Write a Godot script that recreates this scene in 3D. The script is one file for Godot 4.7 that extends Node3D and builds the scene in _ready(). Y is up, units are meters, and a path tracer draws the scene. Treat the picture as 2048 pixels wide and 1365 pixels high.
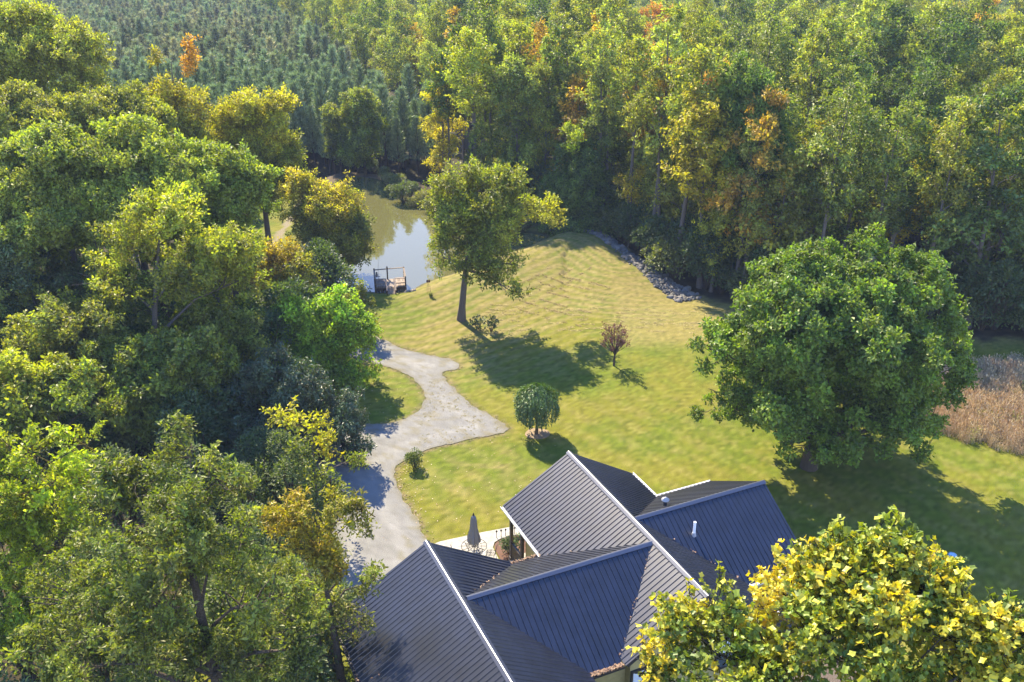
extends Node3D

# ---------------------------------------------------------------- shared state
var rng := RandomNumberGenerator.new()
var taken := {}
var mat := {}
var boughs := {}
var clump := FastNoiseLite.new()
var patch := FastNoiseLite.new()

const POND := [-16.8, -73.1, -14.9, -71.6, -12.8, -69.3, -10.6, -68.5, -8.3, -68.8, -6.7, -71.1, -3.9, -73.7, -1.0, -77.1, 1.6, -79.8, 3.1, -82.0, 2.4, -83.2, -0.7, -84.0, -4.6, -87.4, -8.3, -91.1, -11.6, -94.3, -13.3, -97.1, -13.8, -100.4, -15.0, -102.5, -18.3, -103.8, -19.6, -101.7, -19.9, -97.1, -19.3, -90.7, -18.8, -84.3, -18.8, -78.7]
const CREST := [-12.3, -67.0, 0.45, -9.2, -66.2, 0.45, -6.4, -68.6, 0.7, -2.6, -72.6, 1.1, 1.6, -77.2, 1.4, 3.8, -80.0, 1.5, 6.2, -79.0, 1.3, 8.7, -75.0, 0.8]
const WOODS := [-8.0, -93.0, -2.0, -88.5, 3.0, -86.5, 6.5, -85.0, 10.5, -80.0, 13.2, -73.0, 16.0, -70.0, 20.0, -66.5, 24.4, -63.5, 29.0, -61.6, 36.0, -60.6, 60.0, -60.0]
const DRIVE := [-14.1, -62.9, -11.8, -62.0, -10.0, -60.9, -7.8, -59.0, -5.6, -57.8, -4.0, -57.1, -3.6, -55.9, -4.6, -55.2, -3.8, -53.2, -2.3, -50.6, -0.2, -47.9, -2.7, -46.6, -4.7, -45.6, -5.8, -44.6, -6.4, -43.6, -6.4, -42.8, -5.9, -41.3, -4.9, -39.1, -4.2, -37.3, -3.7, -36.1, -4.5, -34.6, -6.8, -33.3, -9.0, -35.4, -8.8, -41.1, -10.4, -43.0, -12.8, -44.0, -13.8, -48.4, -8.3, -48.4, -6.7, -48.9, -5.8, -50.1, -5.4, -51.7, -6.0, -53.5, -7.2, -55.3, -9.2, -56.6, -11.1, -57.6, -13.4, -58.8]
const MEADOW := [20.5, -49.2, 24.8, -47.4, 26.6, -46.2, 28.7, -44.8, 34.0, -41.5, 46.0, -36.5, 50.0, -57.2, 38.3, -57.2, 34.4, -56.5, 31.6, -56.7, 28.4, -55.5, 24.0, -52.9]
const WATER := 0.35
var pond_poly: PackedVector2Array
var woods_line: PackedVector2Array
var drive_poly: PackedVector2Array
var meadow_poly: PackedVector2Array


func _ready() -> void:
	# ------------------------------------------------------------ camera, sky, sun
	var cam := Camera3D.new()
	cam.name = "camera"
	cam.fov = 40.07
	cam.near = 0.5
	cam.far = 3000.0
	cam.position = Vector3(0, 28, 0)
	cam.rotation_degrees = Vector3(-24.93, 0, 0)
	add_child(cam)
	cam.current = true
	var we := WorldEnvironment.new()
	we.name = "surroundings"
	var env := Environment.new()
	var sm := ProceduralSkyMaterial.new()
	sm.sky_top_color = Color(0.24, 0.37, 0.62)
	sm.sky_horizon_color = Color(0.80, 0.84, 0.88)
	sm.sky_curve = 0.16
	sm.ground_bottom_color = Color(0.20, 0.22, 0.12)
	sm.ground_horizon_color = Color(0.45, 0.50, 0.48)
	sm.sun_angle_max = 25.0
	sm.sun_curve = 0.12
	sm.sky_energy_multiplier = 1.0
	var sky := Sky.new()
	sky.sky_material = sm
	env.background_mode = Environment.BG_SKY
	env.sky = sky
	env.background_energy_multiplier = 1.75
	env.tonemap_mode = Environment.TONE_MAPPER_LINEAR
	env.tonemap_exposure = 3.6
	env.sdfgi_enabled = true
	env.ssao_enabled = true
	env.ssil_enabled = true
	env.fog_enabled = true
	env.fog_density = 0.00024
	env.fog_light_color = Color(0.80, 0.88, 1.0)
	we.environment = env
	add_child(we)
	var sun := DirectionalLight3D.new()
	sun.name = "sun"
	sun.light_energy = 1.6
	sun.light_color = Color(1.0, 0.94, 0.83)
	sun.light_angular_distance = 0.5
	sun.shadow_enabled = true
	var az := deg_to_rad(27.0)
	var el := deg_to_rad(47.0)
	var travel := Vector3(sin(az) * cos(el), -sin(el), cos(az) * cos(el))
	sun.basis = Basis.looking_at(travel, Vector3.UP)
	add_child(sun)

	# ------------------------------------------------------------ preparation
	rng.seed = 20240917
	clump.seed = 5
	clump.noise_type = FastNoiseLite.TYPE_SIMPLEX
	clump.frequency = 0.35
	patch.seed = 11
	patch.noise_type = FastNoiseLite.TYPE_SIMPLEX
	patch.fractal_octaves = 4
	patch.frequency = 0.09
	pond_poly = smooth(points2(POND), 3)
	woods_line = points2(WOODS)
	drive_poly = smooth(points2(DRIVE), 4)
	meadow_poly = points2(MEADOW)
	make_materials()
	make_boughs()
	# ------------------------------------------------------------ the setting
	ground()
	pond()
	driveway()
	# ------------------------------------------------------------ the house and what stands by it
	house()
	yard_things()
	dock()
	# ------------------------------------------------------------ trees by the house and the pond
	hero_trees()
	poplar()
	weeping_tree()
	purple_tree()
	shrubs()
	low_brush()
	# ------------------------------------------------------------ woods
	pines()
	woods()
	# ------------------------------------------------------------ small ground cover
	rocks()
	meadow_grass()
	lawn_litter()


# ================================================================ bookkeeping
func numbered(called: String) -> String:
	var n: int = taken.get(called, 0)
	taken[called] = n + 1
	return called if n == 0 else "%s_%03d" % [called, n]


func describe(o: Node3D, label: String, category := "", group := "", kind := "") -> void:
	if label: o.set_meta("label", label)
	if category: o.set_meta("category", category)
	if group: o.set_meta("group", group)
	if kind: o.set_meta("kind", kind)


func thing(called: String, label: String, category: String, at := Vector3.ZERO, turn := 0.0, group := "") -> Node3D:
	var o := Node3D.new()
	o.name = numbered(called)
	o.position = at
	o.rotation.y = turn
	describe(o, label, category, group)
	add_child(o, true)
	return o


func put(called: String, mesh: Mesh, material: Material, parent: Node3D = null, kind := "") -> MeshInstance3D:
	var o := MeshInstance3D.new()
	o.mesh = mesh
	if material: o.material_override = material
	if kind: o.set_meta("kind", kind)
	if parent == null or parent == self:
		o.name = numbered(called)
		add_child(o, true)
	else:
		var n := 0
		for c in parent.get_children():
			if c.get_meta("base_name", "") == called: n += 1
		o.name = called if n == 0 else "%s_%03d" % [called, n]
		o.set_meta("base_name", called)
		parent.add_child(o, true)
	return o


func scatter(called: String, mesh: Mesh, material: Material, places: Array, tints: PackedColorArray, parent: Node3D = null, kind := "stuff") -> MultiMeshInstance3D:
	var mm := MultiMesh.new()
	mm.transform_format = MultiMesh.TRANSFORM_3D
	mm.use_colors = tints.size() > 0
	mm.mesh = mesh
	mm.instance_count = places.size()
	for i in places.size():
		mm.set_instance_transform(i, places[i])
		if tints.size() > 0: mm.set_instance_color(i, tints[i])
	var o := MultiMeshInstance3D.new()
	o.multimesh = mm
	o.material_override = material
	o.set_meta("kind", kind)
	if parent == null:
		o.name = numbered(called)
		add_child(o, true)
	else:
		o.name = called
		parent.add_child(o, true)
	return o


# ================================================================ small maths
func points2(flat: Array) -> PackedVector2Array:
	var out := PackedVector2Array()
	for i in range(0, flat.size(), 2): out.append(Vector2(flat[i], flat[i + 1]))
	return out


func smooth(p: PackedVector2Array, n: int) -> PackedVector2Array:
	var out := PackedVector2Array()
	var k := p.size()
	for i in k:
		for j in n:
			out.append(p[i].cubic_interpolate(p[(i + 1) % k], p[(i + k - 1) % k], p[(i + 2) % k], float(j) / n))
	return out


func line_dist(p: Vector2, line: PackedVector2Array, closed: bool) -> float:
	var best := 1e9
	var k := line.size()
	for i in (k if closed else k - 1):
		var q := Geometry2D.get_closest_point_to_segment(p, line[i], line[(i + 1) % k])
		best = minf(best, p.distance_squared_to(q))
	return sqrt(best)


func inside_dist(p: Vector2, poly: PackedVector2Array) -> float:   # positive inside
	var d := line_dist(p, poly, true)
	return d if Geometry2D.is_point_in_polygon(p, poly) else -d


func crest(p: Vector2) -> Vector2:   # (distance to the dam's crest, height of the crest there)
	var best := 1e9
	var high := 0.0
	for i in range(0, CREST.size() - 3, 3):
		var a := Vector2(CREST[i], CREST[i + 1])
		var b := Vector2(CREST[i + 3], CREST[i + 4])
		var q := Geometry2D.get_closest_point_to_segment(p, a, b)
		var d := p.distance_to(q)
		if d < best:
			best = d
			high = lerpf(CREST[i + 2], CREST[i + 5], a.distance_to(q) / a.distance_to(b))
	return Vector2(best, high)


func woods_edge(x: float) -> float:   # z of the forest edge at x
	for i in woods_line.size() - 1:
		if x <= woods_line[i + 1].x:
			var t := clampf((x - woods_line[i].x) / (woods_line[i + 1].x - woods_line[i].x), 0, 1)
			return lerpf(woods_line[i].y, woods_line[i + 1].y, t)
	return -60.0


func gy(x: float, z: float) -> float:
	var h := 0.0
	if z < -58.0:
		if z > -112.0 and x > -30.0 and x < 24.0:
			var c := crest(Vector2(x, z))
			h += c.y * exp(-c.x * c.x / 30.0)
		var right := smoothstep(-30.0, 0.0, x)
		h -= 12.0 * smoothstep(78.0, 250.0, -z) * right + 4.0 * smoothstep(110.0, 260.0, -z) * (1.0 - right)
		h -= 1.0 * smoothstep(6.0, 14.0, x) * smoothstep(60.0, 74.0, -z)
		h += 70.0 * smoothstep(380.0, 1000.0, -z)
		if z > -112.0 and x > -26.0 and x < 10.0:
			var d := inside_dist(Vector2(x, z), pond_poly)
			var w := smoothstep(-3.5, 0.0, d)
			h = lerpf(h, WATER + 0.02 - 0.25 * minf(d, 0.0), w * (0.0 if d < -3.5 else 1.0))
			if d > 0.0: h = WATER - 1.4 * smoothstep(0.0, 4.0, d) - 0.02
	return h


func up_at(x: float, z: float) -> Vector3:
	return Vector3(x, gy(x, z), z)


func rnd(a: float, b: float) -> float:
	return rng.randf_range(a, b)


func ball() -> Vector3:
	return Vector3(rng.randfn(), rng.randfn(), rng.randfn()).normalized()


func upright(v: Vector3, spin: float) -> Basis:   # a basis whose y axis is v
	var y := v.normalized()
	var x := y.cross(Vector3(0.31, 0.11, 0.94) if absf(y.z) < 0.9 else Vector3(1, 0, 0)).normalized()
	return Basis(x, y, x.cross(y)) * Basis(Vector3.UP, spin)


# ================================================================ mesh building
class Shape:
	var v := PackedVector3Array()
	var n := PackedVector3Array()
	var c := PackedColorArray()
	var uv := PackedVector2Array()

	func tri(a: Vector3, b: Vector3, d: Vector3, want := Vector3.ZERO, col := Color.WHITE) -> void:
		var m := (d - a).cross(b - a)
		if want != Vector3.ZERO and m.dot(want) < 0.0:
			var e := b
			b = d
			d = e
			m = -m
		m = m.normalized()
		v.append_array(PackedVector3Array([a, b, d]))
		n.append_array(PackedVector3Array([m, m, m]))
		c.append_array(PackedColorArray([col, col, col]))

	func quad(a: Vector3, b: Vector3, d: Vector3, e: Vector3, want := Vector3.ZERO, col := Color.WHITE) -> void:
		tri(a, b, d, want, col)
		tri(a, d, e, want, col)

	func box(lo: Vector3, hi: Vector3, col := Color.WHITE, t := Transform3D.IDENTITY, bevel := 0.0) -> void:
		var p := func(i: int) -> Vector3: return t * Vector3(hi.x if i & 1 else lo.x, hi.y if i & 2 else lo.y, hi.z if i & 4 else lo.z)
		var mid := t * ((lo + hi) / 2.0)
		for f in [[0, 1, 3, 2], [4, 5, 7, 6], [0, 1, 5, 4], [2, 3, 7, 6], [0, 2, 6, 4], [1, 3, 7, 5]]:
			var a: Vector3 = p.call(f[0])
			var b: Vector3 = p.call(f[1])
			var d: Vector3 = p.call(f[2])
			var e: Vector3 = p.call(f[3])
			quad(a, b, d, e, (a + b + d + e) / 4.0 - mid, col)

	func beam(a: Vector3, b: Vector3, w: float, h: float, col := Color.WHITE) -> void:
		var z := (b - a).normalized()
		var x := z.cross(Vector3.UP if absf(z.y) < 0.95 else Vector3.RIGHT).normalized()
		var t := Transform3D(Basis(x, x.cross(z) * -1.0, z), a)
		box(Vector3(-w / 2, -h / 2, 0), Vector3(w / 2, h / 2, a.distance_to(b)), col, t)

	func tube(path: PackedVector3Array, radii: PackedFloat32Array, sides: int, col := Color.WHITE, cap := false) -> void:
		var rings := []
		for i in path.size():
			var dir := (path[mini(i + 1, path.size() - 1)] - path[maxi(i - 1, 0)]).normalized()
			var x := dir.cross(Vector3(0.2, 0.1, 1).normalized() if absf(dir.z) < 0.9 else Vector3.UP).normalized()
			var y := x.cross(dir)
			var ring := PackedVector3Array()
			for k in sides: ring.append(x * cos(TAU * k / sides) + y * sin(TAU * k / sides))
			rings.append(ring)
		for i in path.size() - 1:
			for k in sides:
				var l := (k + 1) % sides
				var a: Vector3 = path[i] + rings[i][k] * radii[i]
				var b: Vector3 = path[i] + rings[i][l] * radii[i]
				var d: Vector3 = path[i + 1] + rings[i + 1][l] * radii[i + 1]
				var e: Vector3 = path[i + 1] + rings[i + 1][k] * radii[i + 1]
				v.append_array(PackedVector3Array([a, b, d, a, d, e]))
				n.append_array(PackedVector3Array([rings[i][k], rings[i][l], rings[i + 1][l], rings[i][k], rings[i + 1][l], rings[i + 1][k]]))
				c.append_array(PackedColorArray([col, col, col, col, col, col]))
		if cap:
			var top := path[path.size() - 1]
			var q := path.size() - 1
			var dir := (top - path[q - 1]).normalized()
			for k in sides:
				tri(top, top + rings[q][k] * radii[q], top + rings[q][(k + 1) % sides] * radii[q], dir, col)

	func add(s: Shape, t: Transform3D, tint := PackedColorArray()) -> void:
		v.append_array(t * s.v)
		n.append_array(Transform3D(t.basis.orthonormalized(), Vector3.ZERO) * s.n)
		c.append_array(tint if tint.size() else s.c)

	func mesh(into: ArrayMesh = null) -> ArrayMesh:
		var m := into if into else ArrayMesh.new()
		if v.is_empty(): return m
		var a := []
		a.resize(Mesh.ARRAY_MAX)
		a[Mesh.ARRAY_VERTEX] = v
		a[Mesh.ARRAY_NORMAL] = n
		a[Mesh.ARRAY_COLOR] = c
		if uv.size() == v.size(): a[Mesh.ARRAY_TEX_UV] = uv
		m.add_surface_from_arrays(Mesh.PRIMITIVE_TRIANGLES, a)
		return m


# ================================================================ materials
func noise_tex(seed_: int, freq: float, lo: Color, hi: Color, octaves := 4, size := 512, normal := false, strength := 4.0, kind := FastNoiseLite.TYPE_SIMPLEX) -> NoiseTexture2D:
	var n := FastNoiseLite.new()
	n.seed = seed_
	n.noise_type = kind
	n.frequency = freq
	n.fractal_octaves = octaves
	var t := NoiseTexture2D.new()
	t.width = size
	t.height = size
	t.seamless = true
	t.noise = n
	t.generate_mipmaps = false
	if normal:
		t.as_normal_map = true
		t.bump_strength = strength
	else:
		var g := Gradient.new()
		g.set_color(0, lo)
		g.set_color(1, hi)
		t.color_ramp = g
	return t


func srgb(r: float, g: float, b: float) -> Color:
	return Color(r, g, b).linear_to_srgb()


func basic(called: String, color: Color, rough := 0.8, spec := 0.5) -> StandardMaterial3D:
	var m := StandardMaterial3D.new()
	m.resource_name = called
	m.albedo_color = color
	m.roughness = rough
	m.metallic_specular = spec
	m.vertex_color_use_as_albedo = true
	mat[called] = m
	return m


func textured(m: StandardMaterial3D, tex: Texture2D, scale: float, bump: Texture2D = null, bump_cm := 1.0, world := true) -> void:
	m.albedo_texture = tex
	m.uv1_triplanar = true
	m.uv1_world_triplanar = world
	m.uv1_scale = Vector3.ONE * scale
	if bump:
		m.heightmap_enabled = true
		m.heightmap_texture = bump
		m.heightmap_scale = bump_cm


func leafy(called: String, rough := 0.5, spec := 0.5, back := Color(0.95, 1.0, 0.38), tint := Color.WHITE) -> StandardMaterial3D:
	var m := basic(called, tint, rough, spec)
	m.cull_mode = BaseMaterial3D.CULL_DISABLED
	m.backlight_enabled = true
	m.backlight = back
	return m


func make_materials() -> void:
	var grass := basic("lawn", srgb(1, 1, 1), 0.9, 0.25)
	textured(grass, noise_tex(3, 0.10, Color(0.42, 0.44, 0.34), Color(1.0, 1.0, 1.0), 4, 1024), 0.24, noise_tex(4, 0.12, Color.BLACK, Color.WHITE, 3), 1.2)
	var floor_ := basic("terrain", srgb(1, 1, 1), 0.95, 0.2)
	textured(floor_, noise_tex(6, 0.03, Color(0.5, 0.5, 0.5), Color(1, 1, 1), 5), 0.15)
	var gravel := basic("gravel", srgb(1, 1, 1), 0.9, 0.3)
	textured(gravel, noise_tex(8, 0.22, Color(0.42, 0.42, 0.42), Color(1, 1, 1), 3, 1024), 0.22, noise_tex(9, 0.2, Color.BLACK, Color.WHITE, 2), 3.0)
	var concrete := basic("concrete", srgb(0.37, 0.35, 0.30), 0.85, 0.3)
	textured(concrete, noise_tex(12, 0.01, Color(0.8, 0.8, 0.78), Color(1, 1, 1), 5), 0.4)
	var metal := basic("roof_metal", srgb(0.0105, 0.0145, 0.030), 0.33, 0.53)
	textured(metal, noise_tex(14, 0.010, Color(0.62, 0.57, 0.52), Color(1, 1, 1), 5), 0.22)
	basic("ridge_metal", srgb(0.024, 0.028, 0.042), 0.36, 0.68)  # same metal as the roof, its catch of sun and sky painted in as lighter colour
	basic("fascia", srgb(0.025, 0.02, 0.018), 0.6)
	var siding := basic("siding", srgb(0.40, 0.33, 0.13), 0.6, 0.4)
	textured(siding, noise_tex(17, 0.01, Color(0.88, 0.88, 0.86), Color(1, 1, 1), 4), 0.6)
	basic("white_paint", srgb(0.72, 0.71, 0.68), 0.5)
	basic("dark_paint", srgb(0.03, 0.022, 0.018), 0.55)
	var wood := basic("weathered_wood", srgb(1, 1, 1), 0.85, 0.3)
	textured(wood, noise_tex(19, 0.03, Color(0.6, 0.58, 0.55), Color(1, 1, 1), 4), 0.9)
	var pane := StandardMaterial3D.new()
	pane.resource_name = "window_glass"
	pane.albedo_color = Color(0.6, 0.7, 0.75, 0.12)
	pane.transparency = BaseMaterial3D.TRANSPARENCY_ALPHA
	pane.roughness = 0.03
	mat["window_glass"] = pane
	var bark := basic("bark", srgb(1, 1, 1), 0.9, 0.25)
	textured(bark, noise_tex(21, 0.05, Color(0.5, 0.48, 0.45), Color(1, 1, 1), 4), 0.6, noise_tex(22, 0.05, Color.BLACK, Color.WHITE, 3), 4.0)
	leafy("leaf")
	leafy("gloss_leaf", 0.45, 0.5, Color(0.65, 0.75, 0.28))
	leafy("poplar_leaf", 0.5, 0.5, Color(0.95, 0.9, 0.3))
	leafy("needle", 0.6, 0.4, Color(0.5, 0.6, 0.4))
	leafy("dry_grass", 0.8, 0.3, Color(0.6, 0.5, 0.35))
	leafy("purple_leaf", 0.5, 0.4, Color(0.7, 0.35, 0.35))
	basic("stone", srgb(1, 1, 1), 0.85, 0.35)
	basic("plain", srgb(1, 1, 1), 0.7, 0.4)
	basic("gloss", srgb(1, 1, 1), 0.3, 0.5)
	var water := StandardMaterial3D.new()
	water.resource_name = "pond_water"
	water.albedo_color = srgb(0.085, 0.082, 0.028)
	water.roughness = 0.035
	water.metallic_specular = 0.7
	water.normal_enabled = true
	water.normal_texture = noise_tex(25, 0.02, Color.BLACK, Color.WHITE, 3, 512, true, 1.0)
	water.normal_scale = 0.06
	water.uv1_triplanar = true
	water.uv1_world_triplanar = true
	water.uv1_scale = Vector3(0.16, 0.16, 0.10)
	mat["pond_water"] = water


# ================================================================ the ground
func lawn_color(x: float, z: float) -> Color:
	var p := Vector2(x, z)
	var a := patch.get_noise_2d(x * 1.4, z * 1.4)
	var b := patch.get_noise_2d(x * 5.0 + 90.0, z * 5.0)
	var f := patch.get_noise_2d(x * 22.0, z * 22.0 + 40.0)
	var green := Color(0.165, 0.205, 0.014).lerp(Color(0.235, 0.225, 0.022), clampf(0.5 + a * 1.2 + b * 0.5, 0, 1))
	var tan_ := Color(0.385, 0.295, 0.125)
	var dry := 0.0
	if z < -52.0:   # the mown dam, dry and raked in curves along its crest
		var c := crest(p)
		dry = smoothstep(17.0, 8.0, c.x + a * 5.0) * smoothstep(-13.0, -3.0, x + a * 4.0) * 0.52
		var w := sin((c.x + b * 0.12) * TAU / 0.95)
		dry = clampf(dry + w * 0.30 * smoothstep(20.0, 9.0, c.x) + f * 0.2 + b * 0.12, 0, 1)
		if x > 8.0 and z > -72.0:
			dry = maxf(dry, 0.55 * smoothstep(-58.0, -61.0, z) + f * 0.2)
	else:
		var s := (x * 0.77 - z * 0.64)   # mower stripes
		dry = 0.05 + 0.13 * sin((s + b * 0.12) * TAU / 1.5) + 0.05 * sin(s * TAU / 0.43 + a * 4.0) + b * 0.14 + f * 0.26
		var streak := smoothstep(0.05, 0.5, patch.get_noise_2d(x * 0.7 + z * 1.1, (z - x * 0.3) * 6.0))
		var worn := exp(-(pow((x - 0.4) / 3.2, 2.0) + pow((z + 42.0 - (x) * 0.28) / 2.4, 2.0)))
		dry += worn * (streak * 0.95 + 0.18)
		dry = clampf(dry, 0, 1)
	var c2 := green.lerp(tan_, dry)
	var scr := line_dist(p, drive_poly, true)
	c2 = c2.lerp(Color(0.25, 0.19, 0.10), smoothstep(0.5, 0.05, scr) * (0.55 + f))
	var grain := patch.get_noise_2d(x * 60.0, z * 60.0)
	return c2 * (1.0 + 0.26 * f + 0.30 * grain)


func ground_color(x: float, z: float) -> Color:
	var litter := Color(0.085, 0.065, 0.038) * (1.0 + patch.get_noise_2d(x * 9.0, z * 9.0) * 0.6)
	var lawn := 1.0
	var n := patch.get_noise_2d(x * 4.0, z * 4.0)
	if x > -8.0:
		lawn = smoothstep(-0.6, 0.8, z - woods_edge(x) + n * 1.2)
	else:
		lawn = smoothstep(-96.0, -94.0, z)
	var p := Vector2(x, z)
	var left := -14.5 + 2.0 * n   # under the left woods
	if z > -66.0:
		lawn *= smoothstep(left - 1.5, left + 1.5, x)
	elif z > -76.0:
		lawn *= smoothstep(-18.5 + 2.0 * n, -16.0 + 2.0 * n, x + (-66.0 - z) * 0.2) if x < -17.0 else 1.0
	else:
		var west := smoothstep(-27.0, -25.0, x + n * 2.0)
		lawn = west * smoothstep(-99.0, -96.0, z) if x < -12.0 else lawn
	var c := litter
	if lawn > 0.01:
		c = litter.lerp(lawn_color(x, z), lawn)
	if z < -68.0 and z > -112.0 and x > -28.0 and x < 12.0:
		var d := inside_dist(p, pond_poly)
		var mud := Color(0.20, 0.15, 0.095)
		if d > -2.6 and z < -95.0: c = c.lerp(mud, smoothstep(-2.6, -1.2, d + n))
		elif d > -0.6: c = c.lerp(Color(0.13, 0.115, 0.05), smoothstep(-0.6, -0.1, d + n * 0.3))
	if x < -20.5 and x > -23.2 and z < -74.0 and z > -97.0:   # worn footpath on the pond's left bank
		c = c.lerp(Color(0.33, 0.27, 0.19), smoothstep(0.55, 0.25, absf(x + 21.75 + n * 0.4)))
	return c


func sheet(x0: float, x1: float, z0: float, z1: float, step: float, sink: float, hole: Rect2) -> ArrayMesh:
	var nx := int((x1 - x0) / step) + 1
	var nz := int((z1 - z0) / step) + 1
	var v := PackedVector3Array()
	var n := PackedVector3Array()
	var c := PackedColorArray()
	v.resize(nx * nz)
	n.resize(nx * nz)
	c.resize(nx * nz)
	for j in nz:
		for i in nx:
			var x := x0 + i * step
			var z := z0 + j * step
			var k := j * nx + i
			var low := sink if hole.has_point(Vector2(x, z)) else 0.0
			v[k] = Vector3(x, gy(x, z) - low, z)
			c[k] = ground_color(x, z) if sink == 0.0 else Color(0.085, 0.075, 0.04)
	for j in nz:
		for i in nx:
			var a := v[j * nx + mini(i + 1, nx - 1)] - v[j * nx + maxi(i - 1, 0)]
			var b := v[mini(j + 1, nz - 1) * nx + i] - v[maxi(j - 1, 0) * nx + i]
			n[j * nx + i] = b.cross(a).normalized()
	var idx := PackedInt32Array()
	for j in nz - 1:
		for i in nx - 1:
			var k := j * nx + i
			idx.append_array(PackedInt32Array([k, k + 1, k + nx, k + 1, k + nx + 1, k + nx]))
	var a := []
	a.resize(Mesh.ARRAY_MAX)
	a[Mesh.ARRAY_VERTEX] = v
	a[Mesh.ARRAY_NORMAL] = n
	a[Mesh.ARRAY_COLOR] = c
	a[Mesh.ARRAY_INDEX] = idx
	var m := ArrayMesh.new()
	m.add_surface_from_arrays(Mesh.PRIMITIVE_TRIANGLES, a)
	return m


func ground() -> void:
	var o := put("lawn", sheet(-30.0, 42.0, -106.0, -22.0, 0.25, 0.0, Rect2()), mat["lawn"])
	describe(o, "mown green and straw coloured lawn rising to a grassed pond dam", "lawn", "", "structure")
	o = put("terrain", sheet(-900.0, 900.0, -1100.0, 120.0, 10.0, 2.6, Rect2(-29.0, -105.0, 70.0, 82.0)), mat["terrain"])
	describe(o, "leaf covered ground of the woods and hills", "terrain", "", "structure")


func pond() -> void:
	var s := Shape.new()
	var big := Geometry2D.offset_polygon(pond_poly, 0.8)[0]
	var idx := Geometry2D.triangulate_polygon(big)
	for i in range(0, idx.size(), 3):
		var p := [big[idx[i]], big[idx[i + 1]], big[idx[i + 2]]].map(func(q): return Vector3(q.x, WATER, q.y))
		s.tri(p[0], p[1], p[2], Vector3.UP)
	describe(put("pond_water", s.mesh(), mat["pond_water"]), "murky green pond reflecting trees and pale sky", "pond", "", "structure")


func driveway() -> void:
	var edge := PackedVector2Array()
	for i in drive_poly.size():
		var a := drive_poly[i]
		var b := drive_poly[(i + 1) % drive_poly.size()]
		var k := maxi(1, int(a.distance_to(b) / 0.22))
		for j in k:
			var q := a.lerp(b, float(j) / k)
			var side := (b - a).orthogonal().normalized()
			edge.append(q + side * (patch.get_noise_2d(q.x * 9.0, q.y * 9.0) * 0.14 + patch.get_noise_2d(q.x * 40.0, q.y * 40.0) * 0.10))
	# a fine grid inside the ragged edge, so that the wheel tracks can have their own tone
	var s := Shape.new()
	var step := 0.24
	for i in range(-60, 0):
		for j in range(-265, -135):
			var cell := PackedVector2Array([Vector2(i, j) * step, Vector2(i + 1, j) * step, Vector2(i + 1, j + 1) * step, Vector2(i, j + 1) * step])
			var mid := (cell[0] + cell[2]) / 2.0
			var d := inside_dist(mid, drive_poly)
			if d < -0.6: continue
			var polys := [cell] if d > 0.7 else Geometry2D.intersect_polygons(cell, edge)
			for poly: PackedVector2Array in polys:
				for k in range(1, poly.size() - 1):
					var q := [poly[0], poly[k], poly[k + 1]]
					var base := s.v.size()
					var p := q.map(func(e): return Vector3(e.x, gy(e.x, e.y) + 0.03, e.y))
					s.tri(p[0], p[1], p[2], Vector3.UP)
					for t in 3: s.c[base + t] = gravel_color(s.v[base + t])
	describe(put("driveway", s.mesh(), mat["gravel"]), "pale grey gravel drive that forks and widens beside the lawn", "driveway", "", "structure")


func gravel_color(p: Vector3) -> Color:
	var n := patch.get_noise_2d(p.x * 6.0, p.z * 6.0)
	var d := inside_dist(Vector2(p.x, p.z), drive_poly)
	var fine := patch.get_noise_2d(p.x * 30.0, p.z * 30.0)
	var track := cos(clampf(d - 1.25, -0.5, 0.5) * TAU)   # a pale wheel track along either edge
	var g := Color(0.40, 0.39, 0.345) * (1.0 + n * 0.10 + fine * 0.16 + track * 0.09)
	var weeds := smoothstep(0.10, 0.42, patch.get_noise_2d(p.x * 7.0 + 31.0, p.z * 13.0)) * smoothstep(2.2, 0.5, absf(d - 0.9))
	if p.x < -5.5 and p.z > -44.0: weeds *= 0.15
	g = g.lerp(Color(0.30, 0.26, 0.13), clampf(weeds * 0.5 + smoothstep(0.35, 0.0, d) * 0.45, 0, 1))
	return g


# ================================================================ foliage
func leaf(s: Shape, at: Vector3, dir: Vector3, face: Vector3, long: float, wide: float, col: Color) -> void:
	var side := dir.cross(face).normalized() * wide * 0.5
	var lift := face.normalized() * wide * 0.16
	var mid := at + dir * long * 0.45
	var tip := at + dir * long - lift
	s.tri(at, mid + side + lift, tip, face, col)
	s.tri(at, tip, mid - side + lift, face, col)


func lobed_leaf(s: Shape, at: Vector3, dir: Vector3, face: Vector3, long: float, col: Color) -> void:
	# a broad four lobed leaf, folded along its midrib and notched at the tip
	var f := face.normalized()
	var side := dir.cross(f).normalized()
	for k in [-1.0, 1.0]:
		var fold := func(u: float, w: float) -> Vector3: return at + dir * long * u + side * (long * w * k) + f * long * (absf(w) * 0.28 - u * u * 0.18)
		var base: Vector3 = fold.call(0.0, 0.0)
		var notch: Vector3 = fold.call(0.86, 0.0)
		var low: Vector3 = fold.call(0.10, 0.46)
		var waist: Vector3 = fold.call(0.50, 0.34)
		var high: Vector3 = fold.call(1.0, 0.36)
		s.tri(base, low, waist, f, col)
		s.tri(base, waist, notch, f, col)
		s.tri(notch, waist, high, f, col)


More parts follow.
